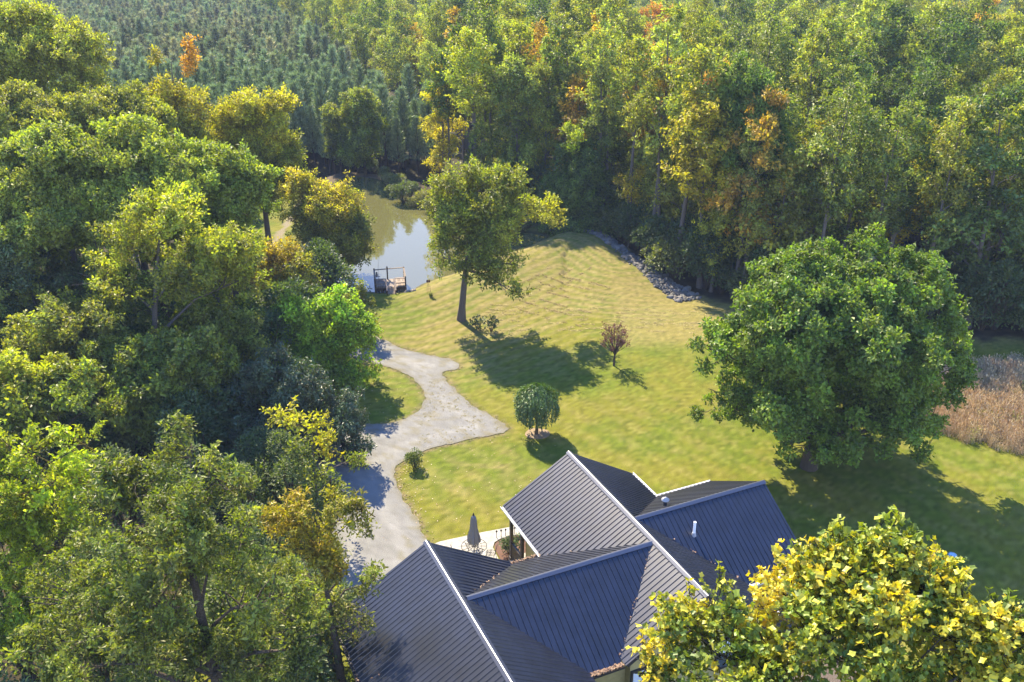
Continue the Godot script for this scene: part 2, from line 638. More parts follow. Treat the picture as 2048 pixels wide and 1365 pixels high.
func bough(count: int, long: float, wide: float, leaf_long: float, leaf_wide: float, rise: float, tone: Color, vary := 0.35, twigs := true, lobed := false) -> Shape:
	var s := Shape.new()
	var bark := Color(0.11, 0.085, 0.06)
	var ends := []
	var stems := maxi(4, count / 12)
	for i in stems:
		var t := rnd(0.15, 1.0)
		var out := Vector3(rng.randfn(), rng.randfn() * 0.5, rng.randfn()).normalized()
		var root := Vector3(0, t * long * 0.75, 0)
		var end := root + (out * wide * rnd(0.5, 1.0) + Vector3(0, long * 0.3 * rise, 0)) * (1.1 - 0.5 * t)
		ends.append([root, end])
		if twigs and i % 2 == 0:
			s.tube(PackedVector3Array([root, end]), PackedFloat32Array([0.012 * long, 0.004 * long]), 3, bark)
	if twigs:
		s.tube(PackedVector3Array([Vector3(0, -0.2 * long, 0), Vector3(0.03, long * 0.4, 0.02) * 1.0, Vector3(0, long * 0.85, 0)]), PackedFloat32Array([0.02 * long, 0.013 * long, 0.005 * long]), 3, bark)
	for i in count:
		var e: Array = ends[i % stems]
		var u := pow(rng.randf(), 0.7)
		var at: Vector3 = e[0].lerp(e[1], u) + ball() * leaf_long * 0.7
		var dir: Vector3 = ((e[1] - e[0]).normalized() * 0.7 + ball() * 0.9 + Vector3(0, -0.25, 0)).normalized()
		var face := (Vector3.UP * 1.1 + ball() * 0.9).normalized()
		face = (face - dir * face.dot(dir)).normalized()
		var k := 1.0 + rnd(-vary, vary)
		var col := Color(tone.r * k * rnd(0.9, 1.12), tone.g * k, tone.b * k * rnd(0.8, 1.2))
		var size := rnd(0.75, 1.2)
		if lobed: lobed_leaf(s, at, dir, face, leaf_long * size, col)
		else: leaf(s, at, dir, face, leaf_long * size, leaf_wide * size, col)
	return s


func make_boughs() -> void:
	var g := Color(0.195, 0.212, 0.040)
	boughs["near"] = bough(190, 0.95, 0.60, 0.145, 0.065, 0.5, g, 0.5).mesh()
	boughs["maple"] = bough(150, 1.1, 0.62, 0.20, 0.125, 0.8, Color(0.145, 0.20, 0.034), 0.5).mesh()
	boughs["broad"] = bough(140, 1.1, 0.66, 0.205, 0.12, 0.5, g, 0.5).mesh()
	boughs["open"] = bough(100, 1.1, 0.66, 0.20, 0.11, 0.6, g, 0.5).mesh()
	boughs["upright"] = bough(120, 1.3, 0.42, 0.165, 0.095, 1.3, g, 0.5).mesh()
	boughs["dark"] = bough(110, 0.9, 0.58, 0.19, 0.09, 0.5, Color(0.085, 0.115, 0.045), 0.5).mesh()

func fill_mass(places: Array, tints: PackedColorArray, m: Array, size: float, dens: float, palette: Array) -> void:
	# one mass of a crown: an uneven ellipsoid of smaller lobes, each a shell of boughs
	var c := Vector3(m[0], m[1], m[2])
	var r := Vector3(m[3], m[4], m[5])
	var mean := (r.x + r.y + r.z) / 3.0
	var tint: Color = palette[mini(int(m[6]), palette.size() - 1)]
	var lobes := clampi(int(mean * mean * 2.2), 1, 12)
	for i in lobes:
		var d := ball()
		d.y = d.y * 0.9 + 0.12
		var lc := c + Vector3(d.x * r.x, d.y * r.y, d.z * r.z) * (0.62 if lobes > 1 else 0.0)
		var lr := r * (rnd(0.42, 0.58) if lobes > 1 else 0.85)
		var lm := (lr.x + lr.y + lr.z) / 3.0
		var n := maxi(3, int(lm * lm * 14.0 * dens / (size * size)))
		var lobe_tone := rnd(0.82, 1.18)
		for k in n:
			var q := ball()
			if q.y < -0.35 and rng.randf() < 0.5: q.y = -q.y
			var f := 0.45 + 0.6 * sqrt(rng.randf())
			var p := lc + Vector3(q.x * lr.x, q.y * lr.y, q.z * lr.z) * f
			if clump.get_noise_3dv(p * 2.2) < -0.22: continue
			var out := ((p - c).normalized() * 0.9 + q * 0.5 + Vector3(0, 0.35, 0) + ball() * 0.4).normalized()
			var sc := size * rnd(0.7, 1.3)
			places.append(Transform3D(upright(out, rng.randf() * TAU).scaled(Vector3.ONE * sc), p - out * 0.4 * sc))
			var k2 := lobe_tone * rnd(0.72, 1.28)
			tints.append(Color(tint.r * k2 * rnd(0.93, 1.08), tint.g * k2, tint.b * k2))


func limbs(s: Shape, masses: Array, girth: float, bark: Color, lowest := 0.2) -> void:
	# trunk up to the middle of the crown and a bent limb into every mass
	var mid := Vector3.ZERO
	var top := 0.0
	var low := 1e9
	for m in masses:
		mid += Vector3(m[0], 0, m[2]) / masses.size()
		top = maxf(top, m[1] + m[4] * 0.4)
		low = minf(low, m[1])
	var path := PackedVector3Array()
	var rad := PackedFloat32Array()
	var steps := 8
	for i in steps + 1:
		var t := float(i) / steps
		var w := Vector3(sin(t * 5.0 + girth * 9.0), 0, cos(t * 4.0 + girth * 20.0)) * girth * 0.6 * t
		path.append(Vector3(mid.x * pow(t, 1.3) * 0.8, top * t * 0.95 - 0.25, mid.z * pow(t, 1.3) * 0.8) + w)
		rad.append(girth * (1.0 - 0.88 * t) * (1.35 if i == 0 else 1.0))
	s.tube(path, rad, 9, bark)
	for m in masses:
		var goal := Vector3(m[0], m[1], m[2])
		var t := clampf((goal.y - Vector2(goal.x - path[4].x, goal.z - path[4].z).length() * 0.55) / top, lowest, 0.9)
		var i := int(t * steps)
		var root := path[i].lerp(path[mini(i + 1, steps)], t * steps - i)
		var r0 := girth * (1.0 - 0.88 * t) * 0.55
		var bend := root.lerp(goal, 0.5) + Vector3(rnd(-0.2, 0.2), root.distance_to(goal) * 0.10, rnd(-0.2, 0.2))
		s.tube(PackedVector3Array([root, root.lerp(bend, 0.5) + Vector3(0, 0.05, 0), bend, goal]), PackedFloat32Array([r0, r0 * 0.8, r0 * 0.6, r0 * 0.3]), 6, bark)
		for k in 5:
			var q := ball()
			q.y = absf(q.y) * 0.8
			var end := goal + Vector3(q.x * m[3], q.y * m[4], q.z * m[5]) * 0.85
			var a := bend.lerp(goal, rnd(0.2, 1.0))
			s.tube(PackedVector3Array([a, a.lerp(end, 0.5) + ball() * 0.12, end]), PackedFloat32Array([r0 * 0.34, r0 * 0.22, r0 * 0.08]), 4, bark)


func grow(called: String, label: String, category: String, group: String, at: Vector3, masses: Array, style: String, palette: Array, dens: float, girth: float, size: float) -> Node3D:
	rng.seed = hash(label)
	at.y = gy(at.x, at.z) if at.y == 0.0 else at.y
	var o := thing(called, label, category, at, 0.0, group)
	var s := Shape.new()
	limbs(s, masses, girth, Color(0.16, 0.13, 0.10) if style != "open" else Color(0.27, 0.235, 0.19), 0.42 if called == "lone_tree" else 0.16)
	put("trunk", s.mesh(), mat["bark"], o)
	var places := []
	var tints := PackedColorArray()
	for m in masses: fill_mass(places, tints, m, size, dens, palette)
	scatter("crown", boughs[style], mat["gloss_leaf"] if style == "dark" else mat["leaf"], places, tints, o)
	return o


func hero_trees() -> void:
	grow("maple_tree", "big round dark green shade maple standing alone on the lawn behind the right roof", "tree", "", Vector3(16.34, 0.00, -43.76), [[-3.0, 10.6, 1.0, 2.2, 1.8, 2.2, 0], [0.3, 10.9, 0.0, 2.8, 1.6, 2.8, 0], [3.5, 10.2, 0.0, 2.4, 1.9, 2.4, 0], [5.5, 8.9, 0.0, 1.4, 1.5, 1.4, 0], [-4.0, 7.4, 0.0, 2.1, 1.6, 2.1, 0], [-1.8, 8.6, 2.5, 2.7, 2.1, 2.7, 0], [1.6, 8.4, 2.5, 2.7, 2.1, 2.7, 0], [6.0, 5.8, -1.0, 1.7, 1.7, 1.7, 0], [-4.9, 4.1, 0.0, 1.6, 1.2, 1.6, 0], [-3.1, 4.7, 2.0, 2.2, 1.7, 2.2, 0], [1.9, 2.6, -3.0, 2.6, 2.1, 2.6, 0], [2.8, 4.4, 2.0, 2.3, 2.0, 2.3, 0], [5.2, 3.3, 1.0, 1.3, 1.4, 1.3, 0], [0.7, 7.7, -4.0, 3.6, 2.6, 3.6, 0], [-1.4, 2.8, 2.0, 1.6, 0.9, 1.6, 0], [-1.5, 3.8, -2.0, 2.2, 1.7, 2.2, 0], [1.1, 3.3, 2.0, 1.8, 1.2, 1.8, 0], [-6.1, 7.2, 0.0, 0.6, 0.4, 0.6, 0], [6.3, 2.1, 0.0, 0.9, 0.7, 0.9, 0], [-1.1, 2.7, 2.8, 1.2, 0.8, 1.2, 0], [-2.2, 4.4, 3.0, 1.5, 1.2, 1.5, 0], [-0.8, 12.3, -1.0, 0.8, 0.7, 0.8, 0], [1.7, 12.3, -1.0, 0.9, 0.7, 0.9, 0], [4.2, 11.3, -0.5, 0.9, 0.7, 0.9, 0]], "maple", [Color(1.15,1.2,0.85)], 0.70, 0.40, 1.00)
	grow("lone_tree", "tall leaning yellow-green tree alone on the lawn beside the pond", "tree", "", Vector3(-3.78, 0.00, -63.54), [[1.5, 9.9, 0.0, 2.6, 1.5, 2.6, 0], [-0.7, 10.1, 0.0, 1.4, 1.0, 1.4, 0], [3.5, 9.9, 0.0, 1.5, 1.1, 1.5, 0], [1.7, 8.2, 1.0, 2.4, 1.8, 2.4, 0], [5.6, 7.6, -1.0, 1.9, 0.8, 1.9, 1], [-0.1, 6.4, 0.0, 1.8, 1.9, 1.8, 2], [2.8, 6.0, 1.0, 1.9, 1.9, 1.9, 2], [0.9, 4.3, 0.0, 1.8, 1.1, 1.8, 2], [4.2, 4.5, 0.5, 0.8, 1.6, 0.8, 2], [3.8, 2.4, 0.5, 0.7, 0.7, 0.7, 2], [2.4, 3.0, 0.5, 0.7, 1.0, 0.7, 2], [-1.2, 4.9, 0.0, 0.8, 1.3, 0.8, 2], [-1.3, 8.3, 0.0, 1.1, 1.1, 1.1, 0], [4.3, 8.5, -0.5, 1.1, 0.9, 1.1, 0], [4.5, 7.7, -0.8, 1.3, 0.8, 1.3, 1], [-0.6, 7.9, 0.0, 1.4, 1.7, 1.4, 2]], "open", [Color(1.45,1.4,0.75), Color(1.7,1.5,0.7), Color(1.15,1.2,0.8)], 0.85, 0.29, 1.00)
	grow("yellowing_tree", "yellow-green tree on the left pond bank hanging over the water", "tree", "", Vector3(-14.89, 0.00, -72.00), [[-1.1, 7.3, 0.0, 1.9, 1.3, 1.9, 1], [0.6, 5.9, 0.0, 2.2, 1.7, 2.2, 1], [-1.1, 4.6, 0.0, 2.0, 1.9, 2.0, 0], [1.5, 4.2, 0.0, 1.7, 1.7, 1.7, 2], [0.1, 2.5, 0.0, 3.0, 1.8, 3.0, 0], [2.6, 2.7, 0.0, 1.0, 1.8, 1.0, 2], [-0.6, 1.0, 0.0, 2.3, 0.8, 2.3, 2], [1.6, 1.2, 0.0, 1.1, 0.8, 1.1, 2]], "open", [Color(1.35,1.2,0.75), Color(2.2,1.7,0.7), Color(0.9,0.95,0.9)], 1.10, 0.30, 1.00)
	grow("oak_tree", "large green oak nearest the camera at the lower left, bare limbs showing inside", "tree", "", Vector3(-9.26, 0.00, -23.00), [[-0.3, 13.5, -1.0, 1.3, 0.8, 1.3, 0], [-1.7, 12.8, 0.0, 1.5, 1.2, 1.5, 0], [1.0, 13.4, 1.0, 1.3, 1.1, 1.3, 0], [-3.2, 11.3, 0.0, 1.0, 1.2, 1.0, 0], [-0.3, 12.2, 2.0, 1.7, 1.4, 1.7, 0], [1.4, 11.5, 1.0, 1.2, 1.3, 1.2, 0], [-4.6, 8.4, 0.0, 1.6, 1.2, 1.6, 0], [-1.5, 9.4, 1.5, 1.8, 1.3, 1.8, 0], [2.2, 9.3, 1.0, 1.2, 1.3, 1.2, 0], [-5.3, 7.5, 1.0, 0.9, 1.2, 0.9, 0], [-2.9, 7.7, 2.0, 1.9, 1.2, 1.9, 0], [2.9, 8.3, 2.0, 1.2, 1.3, 1.2, 0], [0.2, 6.5, 1.0, 2.0, 1.3, 2.0, 0], [-2.2, 7.2, -1.5, 2.0, 1.6, 2.0, 0], [0.3, 7.2, -1.5, 1.5, 1.4, 1.5, 0], [-0.6, 9.4, -1.0, 1.7, 1.2, 1.7, 0]], "near", [Color(1.0,1.05,0.9), Color(1.3,1.25,0.9), Color(0.75,0.9,0.85)], 0.85, 0.30, 1.00)
	grow("orange_tinged_tree", "orange and olive leaved tree leaning over the left roof edge", "tree", "", Vector3(-6.54, 0.00, -27.00), [[-0.9, 9.0, 0.0, 1.1, 0.8, 1.1, 1], [0.6, 8.7, 0.0, 0.9, 0.9, 0.9, 0], [-0.4, 8.0, 1.0, 1.3, 1.2, 1.3, 1], [1.5, 8.8, 0.0, 0.4, 0.8, 0.4, 0], [0.5, 6.2, 0.0, 1.2, 1.0, 1.2, 2], [1.4, 5.8, 0.0, 0.5, 1.0, 0.5, 2], [-0.5, 4.6, 0.0, 1.0, 1.3, 1.0, 2], [0.4, 4.0, 0.0, 0.8, 1.1, 0.8, 2], [-1.6, 8.0, 0.0, 0.7, 0.8, 0.7, 1], [-1.4, 5.4, -1.0, 1.3, 1.4, 1.3, 2], [-0.6, 1.9, -0.5, 1.2, 1.2, 1.2, 2], [-2.0, 3.0, -1.0, 1.2, 1.4, 1.2, 2]], "near", [Color(1.5,1.3,0.6), Color(1.95,1.4,0.5), Color(1.0,1.0,0.8)], 0.95, 0.20, 1.00)
	grow("bright_tree", "bright yellow-green tree with upright shoots at the left edge beside the big oak", "tree", "", Vector3(-17.69, 0.00, -28.50), [[0.4, 10.5, 0.0, 1.1, 0.9, 1.1, 0], [2.6, 10.7, 0.0, 0.3, 0.8, 0.3, 0], [1.2, 9.2, 0.0, 1.5, 1.2, 1.5, 0], [-0.6, 8.4, 0.0, 1.3, 1.6, 1.3, 0], [0.8, 6.6, 0.0, 1.4, 1.7, 1.4, 0], [-1.1, 4.7, 0.0, 1.5, 1.7, 1.5, 1], [-1.9, 9.2, 0.0, 1.4, 2.1, 1.4, 0], [-1.2, 2.5, 0.0, 1.6, 1.2, 1.6, 1]], "upright", [Color(1.9,2.0,0.6), Color(1.4,1.55,0.6)], 1.60, 0.20, 1.00)
	grow("bare_twig_tree", "half bare grey twigged small tree with yellow tips behind the orange leaved tree", "tree", "", Vector3(-9.32, 0.00, -37.00), [[-1.0, 6.6, 0.0, 0.9, 0.5, 0.9, 0], [0.5, 6.1, 0.0, 1.0, 0.7, 1.0, 0], [1.6, 4.6, 0.0, 0.6, 0.5, 0.6, 1], [-0.5, 4.7, 0.0, 0.9, 0.5, 0.9, 1], [0.8, 3.6, 0.0, 0.9, 0.5, 0.9, 1]], "open", [Color(2.2,1.8,0.6), Color(1.2,1.2,0.75)], 0.50, 0.09, 1.00)
	grow("dark_evergreen", "rounded dark glossy evergreen behind the bare twigged tree", "tree", "", Vector3(-13.01, 0.00, -46.00), [[0.2, 4.3, 0.0, 1.7, 1.5, 1.7, 0], [-1.9, 3.0, 0.0, 1.7, 1.6, 1.7, 0], [1.4, 3.2, 1.0, 1.8, 2.2, 1.8, 0], [-0.2, 2.0, 1.0, 2.8, 1.9, 2.8, 0], [-2.8, 1.1, 0.0, 1.7, 1.8, 1.7, 0]], "dark", [Color(1.0,1.0,1.0), Color(1.25,1.25,1.3)], 1.20, 0.20, 1.00)
	grow("dark_evergreen", "dark glossy evergreen overhanging the left edge of the gravel drive", "tree", "", Vector3(-9.19, 0.00, -44.50), [[0.1, 3.2, 0.0, 1.2, 1.4, 1.2, 0], [-0.1, 1.6, 0.5, 1.5, 1.9, 1.5, 0], [0.3, 0.0, 0.5, 0.9, 1.3, 0.9, 0], [-1.4, 1.8, 0.0, 1.1, 1.6, 1.1, 0]], "dark", [Color(0.9,0.95,1.0), Color(1.2,1.2,1.25)], 1.20, 0.18, 1.00)
	grow("bright_green_tree", "bright fresh green tree standing where the drive forks into the woods", "tree", "", Vector3(-11.77, 0.00, -54.00), [[-1.6, 4.4, 0.0, 1.4, 1.4, 1.4, 0], [0.4, 5.2, 0.0, 1.7, 1.5, 1.7, 0], [1.3, 3.4, 0.5, 1.6, 1.8, 1.6, 0], [-1.0, 2.3, 0.5, 2.1, 1.6, 2.1, 0], [1.4, 0.9, 0.5, 1.3, 1.5, 1.3, 0], [-2.7, 2.6, 0.0, 1.3, 1.3, 1.3, 1], [-0.3, 0.0, 0.5, 1.9, 1.4, 1.9, 1]], "broad", [Color(1.35,1.75,0.6), Color(0.95,1.15,0.75)], 1.15, 0.20, 1.00)
	grow("olive_small_tree", "small olive green tree at the end of the woods beside the upper drive", "tree", "", Vector3(-10.56, 0.00, -60.00), [[0.2, 1.8, 0.0, 0.9, 1.7, 0.9, 0], [-0.3, 3.3, 0.0, 1.1, 1.1, 1.1, 0], [-0.9, 0.6, 0.0, 1.1, 1.3, 1.1, 0]], "broad", [Color(1.1,1.05,0.85)], 1.20, 0.12, 1.00)
	grow("yellow_brush_tree", "thin yellow-orange mottled tree between the woods and the pond", "tree", "", Vector3(-17.86, 0.00, -63.00), [[-1.0, 3.6, 0.0, 1.7, 1.7, 1.7, 1], [1.1, 4.5, 0.0, 1.8, 1.6, 1.8, 1], [2.8, 3.6, 0.0, 1.2, 1.7, 1.2, 0], [-2.0, 1.6, 0.0, 2.0, 1.8, 2.0, 0], [1.0, 1.8, 0.0, 2.1, 1.5, 2.1, 0]], "open", [Color(1.5,1.3,0.75), Color(2.3,1.6,0.65)], 1.00, 0.16, 1.00)
	grow("walnut_tree", "broad bright green tree crown at the far left, middle height", "tree", "", Vector3(-28.76, 0.00, -56.00), [[0.4, 13.8, 0.0, 2.7, 1.8, 2.7, 0], [-2.1, 11.9, 0.0, 2.5, 2.3, 2.5, 0], [1.8, 11.6, 0.0, 2.8, 2.3, 2.8, 0], [-0.5, 10.0, 1.0, 3.7, 2.3, 3.7, 0]], "broad", [Color(1.3,1.35,0.95), Color(1.5,1.5,1.0)], 1.00, 0.30, 1.00)
	grow("walnut_tree", "broad green tree crown below the orange topped tree", "tree", "", Vector3(-22.89, 0.00, -57.00), [[-0.3, 13.8, 0.0, 2.9, 1.8, 2.9, 0], [1.6, 12.6, 0.0, 2.8, 2.1, 2.8, 0], [-2.3, 11.6, 0.0, 2.7, 2.3, 2.7, 0], [0.5, 10.9, 1.0, 3.4, 2.3, 3.4, 0]], "broad", [Color(1.35,1.4,1.0), Color(1.6,1.55,1.0)], 1.00, 0.30, 1.00)
	grow("walnut_tree", "broad green tree crown left of the yellow pond bank tree", "tree", "", Vector3(-18.68, 0.00, -59.00), [[-0.4, 12.3, 0.0, 2.6, 1.5, 2.6, 0], [1.3, 10.7, 0.0, 1.8, 2.2, 1.8, 0], [-1.7, 10.0, 0.0, 2.8, 2.4, 2.8, 0], [0.4, 9.0, 1.0, 2.4, 2.0, 2.4, 0]], "broad", [Color(1.3,1.4,0.95), Color(1.5,1.5,0.95)], 1.00, 0.30, 1.00)
	grow("tall_tree", "tall yellow-green tree with its bare pale trunk showing in a gap of the left woods", "tree", "", Vector3(-21.17, 0.00, -49.00), [[2.3, 12.8, 0.0, 2.0, 1.2, 2.0, 1], [5.0, 10.8, 0.0, 2.1, 1.3, 2.1, 1], [0.2, 11.4, 0.0, 1.6, 1.4, 1.6, 1], [3.2, 9.6, 0.0, 2.1, 1.3, 2.1, 0], [-1.9, 9.0, 0.0, 1.8, 1.2, 1.8, 1], [5.6, 8.6, -1.0, 1.4, 1.5, 1.4, 0], [0.3, 7.4, -1.0, 1.4, 0.9, 1.4, 0]], "open", [Color(1.2,1.2,0.8), Color(1.7,1.6,0.75)], 0.95, 0.30, 1.00)
	grow("shaded_tree", "dark shaded tree at the left edge of the frame, halfway down", "tree", "", Vector3(-30.34, 0.00, -53.00), [[0.4, 8.1, 0.0, 2.3, 2.2, 2.3, 0], [0.0, 5.1, 0.0, 2.5, 2.6, 2.5, 0], [2.5, 5.7, -1.0, 1.9, 2.3, 1.9, 0]], "dark", [Color(1.2,1.2,0.9), Color(1.5,1.4,0.95)], 1.00, 0.25, 1.00)
	grow("small_yellow_tree", "low yellow-topped tree at the left edge above the bright tree", "tree", "", Vector3(-22.98, 0.00, -41.00), [[-0.5, 6.8, 0.0, 2.0, 1.0, 2.0, 1], [1.3, 6.0, 0.0, 1.7, 1.3, 1.7, 0], [-1.4, 4.9, 0.0, 2.0, 1.3, 2.0, 0], [2.4, 5.4, 0.0, 1.0, 1.1, 1.0, 0]], "broad", [Color(1.1,1.15,0.8), Color(1.7,1.6,0.7)], 1.10, 0.20, 1.00)
	grow("understory_tree", "dark green low tree in front of the pale bare trunk", "tree", "", Vector3(-18.91, 0.00, -45.50), [[-0.8, 5.1, 0.0, 2.2, 1.4, 2.2, 0], [1.7, 5.4, 0.0, 1.9, 1.3, 1.9, 0], [0.3, 3.3, 0.0, 3.3, 1.5, 3.3, 0], [-3.0, 5.2, -1.0, 1.7, 1.5, 1.7, 0]], "broad", [Color(1.05,1.15,0.85), Color(1.2,1.2,0.9)], 1.10, 0.20, 1.00)
	grow("understory_tree", "grey-green low tree left of the dark rounded evergreen", "tree", "", Vector3(-17.88, 0.00, -51.00), [[-0.2, 5.0, 0.0, 2.1, 1.7, 2.1, 0], [1.5, 4.0, 0.0, 1.8, 1.6, 1.8, 0], [-1.0, 3.0, 0.0, 2.1, 1.3, 2.1, 0]], "broad", [Color(1.2,1.2,1.0), Color(1.4,1.35,1.0)], 1.00, 0.20, 1.00)
	grow("understory_tree", "olive low tree left of the pale bare trunk", "tree", "", Vector3(-23.87, 0.00, -47.00), [[-0.4, 7.1, 0.0, 2.2, 1.6, 2.2, 0], [-2.1, 5.6, 0.0, 2.2, 1.5, 2.2, 0], [1.4, 6.5, 0.0, 1.2, 1.7, 1.2, 0]], "broad", [Color(1.2,1.15,0.85), Color(1.4,1.3,0.9)], 1.00, 0.20, 1.00)
	grow("pale_tree", "tall pale green tree with spreading limbs in the top left corner", "tree", "", Vector3(-37.07, 0.00, -74.00), [[0.2, 19.2, 0.0, 3.0, 2.2, 3.0, 0], [2.9, 17.7, 0.0, 2.7, 1.8, 2.7, 0], [-1.6, 16.2, 0.0, 2.7, 2.4, 2.7, 0], [3.2, 15.1, 0.0, 2.1, 1.6, 2.1, 0], [-0.5, 13.9, 0.0, 3.1, 2.1, 3.1, 0]], "open", [Color(1.8,1.7,1.05)], 0.70, 0.35, 1.00)
	grow("olive_tree", "rounded olive tree below the pale corner tree", "tree", "", Vector3(-32.54, 0.00, -66.00), [[-1.2, 14.4, 0.0, 3.5, 1.8, 3.5, 0], [1.8, 13.7, 0.0, 2.8, 1.9, 2.8, 0], [-3.0, 12.7, 0.0, 2.5, 1.9, 2.5, 0]], "broad", [Color(1.25,1.15,0.8), Color(1.5,1.35,0.9)], 1.00, 0.30, 1.00)
	grow("olive_tree", "rounded olive tree between the corner tree and the orange topped tree", "tree", "", Vector3(-28.73, 0.00, -69.00), [[-0.2, 14.7, 0.0, 2.2, 1.6, 2.2, 0], [0.6, 13.1, 0.0, 2.6, 2.1, 2.6, 0], [-1.9, 13.4, 0.0, 2.6, 1.9, 2.6, 0]], "broad", [Color(1.3,1.2,0.8), Color(1.6,1.4,0.9)], 1.00, 0.30, 1.00)
	grow("orange_topped_tree", "yellow tree with a red-orange top in front of the pine plantation", "tree", "", Vector3(-27.72, 0.00, -77.00), [[-0.7, 15.1, 0.0, 1.0, 1.9, 1.0, 1], [1.7, 16.1, 0.0, 0.9, 1.3, 0.9, 2], [2.0, 17.5, 0.0, 0.4, 0.9, 0.4, 2], [0.4, 13.8, 0.0, 2.0, 1.7, 2.0, 1], [2.0, 13.2, 0.0, 1.4, 1.1, 1.4, 1], [-0.8, 10.9, 0.0, 2.5, 2.4, 2.5, 0], [0.7, 10.1, 0.0, 2.1, 2.0, 2.1, 0], [-1.8, 12.6, 0.0, 1.0, 1.9, 1.0, 0]], "open", [Color(1.6,1.45,0.6), Color(2.1,1.65,0.5), Color(2.5,1.15,0.6)], 0.95, 0.26, 1.00)
	grow("golden_tree", "golden yellow rounded tree at the left end of the pond", "tree", "", Vector3(-21.60, 0.00, -79.00), [[-0.4, 12.0, 0.0, 2.3, 1.8, 2.3, 1], [1.8, 12.6, 0.0, 1.4, 1.3, 1.4, 1], [-1.8, 10.5, 0.0, 2.1, 2.0, 2.1, 1], [1.1, 10.1, 0.0, 2.3, 2.4, 2.3, 1], [-0.4, 7.9, 0.0, 3.2, 2.5, 3.2, 0], [2.0, 7.9, 0.0, 1.7, 2.5, 1.7, 0], [-0.2, 5.7, 0.0, 2.6, 1.8, 2.6, 0]], "open", [Color(1.5,1.4,0.65), Color(2.1,1.75,0.5)], 1.15, 0.30, 1.00)
	grow("conifer_shaped_tree", "cone shaped dark green tree with a yellow top at the forest edge above the spillway", "tree", "", Vector3(6.30, -1.00, -85.00), [[-0.3, 9.9, 0.0, 1.2, 1.2, 1.2, 1], [-0.3, 7.4, 0.0, 2.2, 1.9, 2.2, 0], [0.0, 4.5, 0.0, 3.3, 2.2, 3.3, 0], [0.4, 2.1, 0.0, 4.0, 2.0, 4.0, 0]], "broad", [Color(0.6,0.8,0.7), Color(1.7,1.8,0.6)], 1.20, 0.20, 1.00)
	grow("grey_leaning_tree", "grey-leaved leaning tree with a long slanted dark trunk above the pond end", "tree", "", Vector3(2.88, -1.00, -90.00), [[-3.1, 14.7, 0.0, 1.9, 1.5, 1.9, 0], [-1.2, 13.3, 0.0, 2.1, 2.0, 2.1, 0], [-4.0, 12.4, 0.0, 1.9, 1.2, 1.9, 0], [-0.7, 11.0, 0.0, 1.4, 1.5, 1.4, 0]], "open", [Color(1.7,1.65,1.3), Color(1.4,1.4,1.1)], 0.70, 0.26, 1.00)
	grow("orange_forest_tree", "slim orange tree in the middle of the right forest front", "tree", "", Vector3(16.08, -1.00, -76.00), [[0.1, 16.5, 0.0, 0.8, 1.3, 0.8, 0], [-0.0, 14.8, 0.0, 1.0, 1.7, 1.0, 1], [-0.1, 12.6, 0.0, 1.1, 1.9, 1.1, 0], [-1.1, 13.8, 0.0, 0.6, 1.3, 0.6, 1]], "open", [Color(2.9,1.7,0.75), Color(3.3,1.3,0.65)], 0.80, 0.20, 1.00)
	grow("dark_forest_tree", "tall deep green tree right of the slim orange tree", "tree", "", Vector3(18.55, -1.00, -73.00), [[-0.8, 16.6, 0.0, 1.7, 1.6, 1.7, 0], [0.2, 14.4, 0.0, 2.5, 2.2, 2.5, 0], [-0.2, 11.6, 0.0, 2.7, 2.5, 2.7, 0], [1.2, 9.2, 0.0, 2.6, 2.5, 2.6, 0]], "broad", [Color(0.7,0.95,0.65), Color(0.9,1.15,0.7)], 1.10, 0.30, 1.00)
	grow("yellow_sapling", "small yellow tree at the foot of the forest above the spillway rocks", "tree", "", Vector3(10.43, -1.00, -80.00), [[0.5, 8.0, 0.0, 1.0, 1.5, 1.0, 0], [-0.3, 6.2, 0.0, 1.1, 1.2, 1.1, 0], [0.6, 5.1, 0.0, 1.1, 1.2, 1.1, 0]], "open", [Color(2.7,2.0,0.55)], 1.00, 0.10, 1.00)
	grow("cypress_tree", "soft rounded green tree on the far shore of the pond", "tree", "", Vector3(-16.60, 0.30, -104.00), [[-0.1, 7.1, 0.0, 1.9, 2.0, 1.9, 1], [0.2, 4.9, 0.0, 2.1, 2.3, 2.1, 0], [-0.3, 2.7, 0.0, 2.0, 2.0, 2.0, 0]], "broad", [Color(0.95,1.05,0.7), Color(1.3,1.3,0.7)], 1.30, 0.18, 1.00)
	grow("cypress_tree", "narrow olive tree on the far shore left of the soft rounded one", "tree", "", Vector3(-19.53, 0.30, -105.00), [[0.1, 6.4, 0.0, 1.2, 1.9, 1.2, 1], [-0.1, 3.9, 0.0, 1.5, 2.4, 1.5, 0]], "broad", [Color(0.9,0.95,0.7), Color(1.2,1.15,0.7)], 1.20, 0.15, 1.00)
	grow("yellow_forest_tree", "bright yellow-green tree low in the right forest near the right edge", "tree", "", Vector3(35.97, -1.00, -76.00), [[0.8, 12.4, 0.0, 1.5, 1.3, 1.5, 1], [-0.1, 10.5, 0.0, 1.8, 1.7, 1.8, 0], [-0.6, 8.8, 0.0, 1.9, 2.0, 1.9, 0], [1.3, 8.8, 0.0, 1.4, 1.7, 1.4, 0]], "open", [Color(1.5,1.6,0.55), Color(2.3,1.9,0.5)], 1.00, 0.20, 1.00)
	grow("red_bare_tree", "thin reddish half bare tree high in the forest at top centre", "tree", "", Vector3(19.59, -3.50, -135.00), [[-0.7, 18.6, 0.0, 1.5, 1.4, 1.5, 0], [1.0, 18.0, 0.0, 1.2, 1.3, 1.2, 0], [-1.0, 16.7, 0.0, 1.0, 1.2, 1.0, 0]], "open", [Color(2.6,1.0,0.7)], 0.50, 0.22, 1.00)
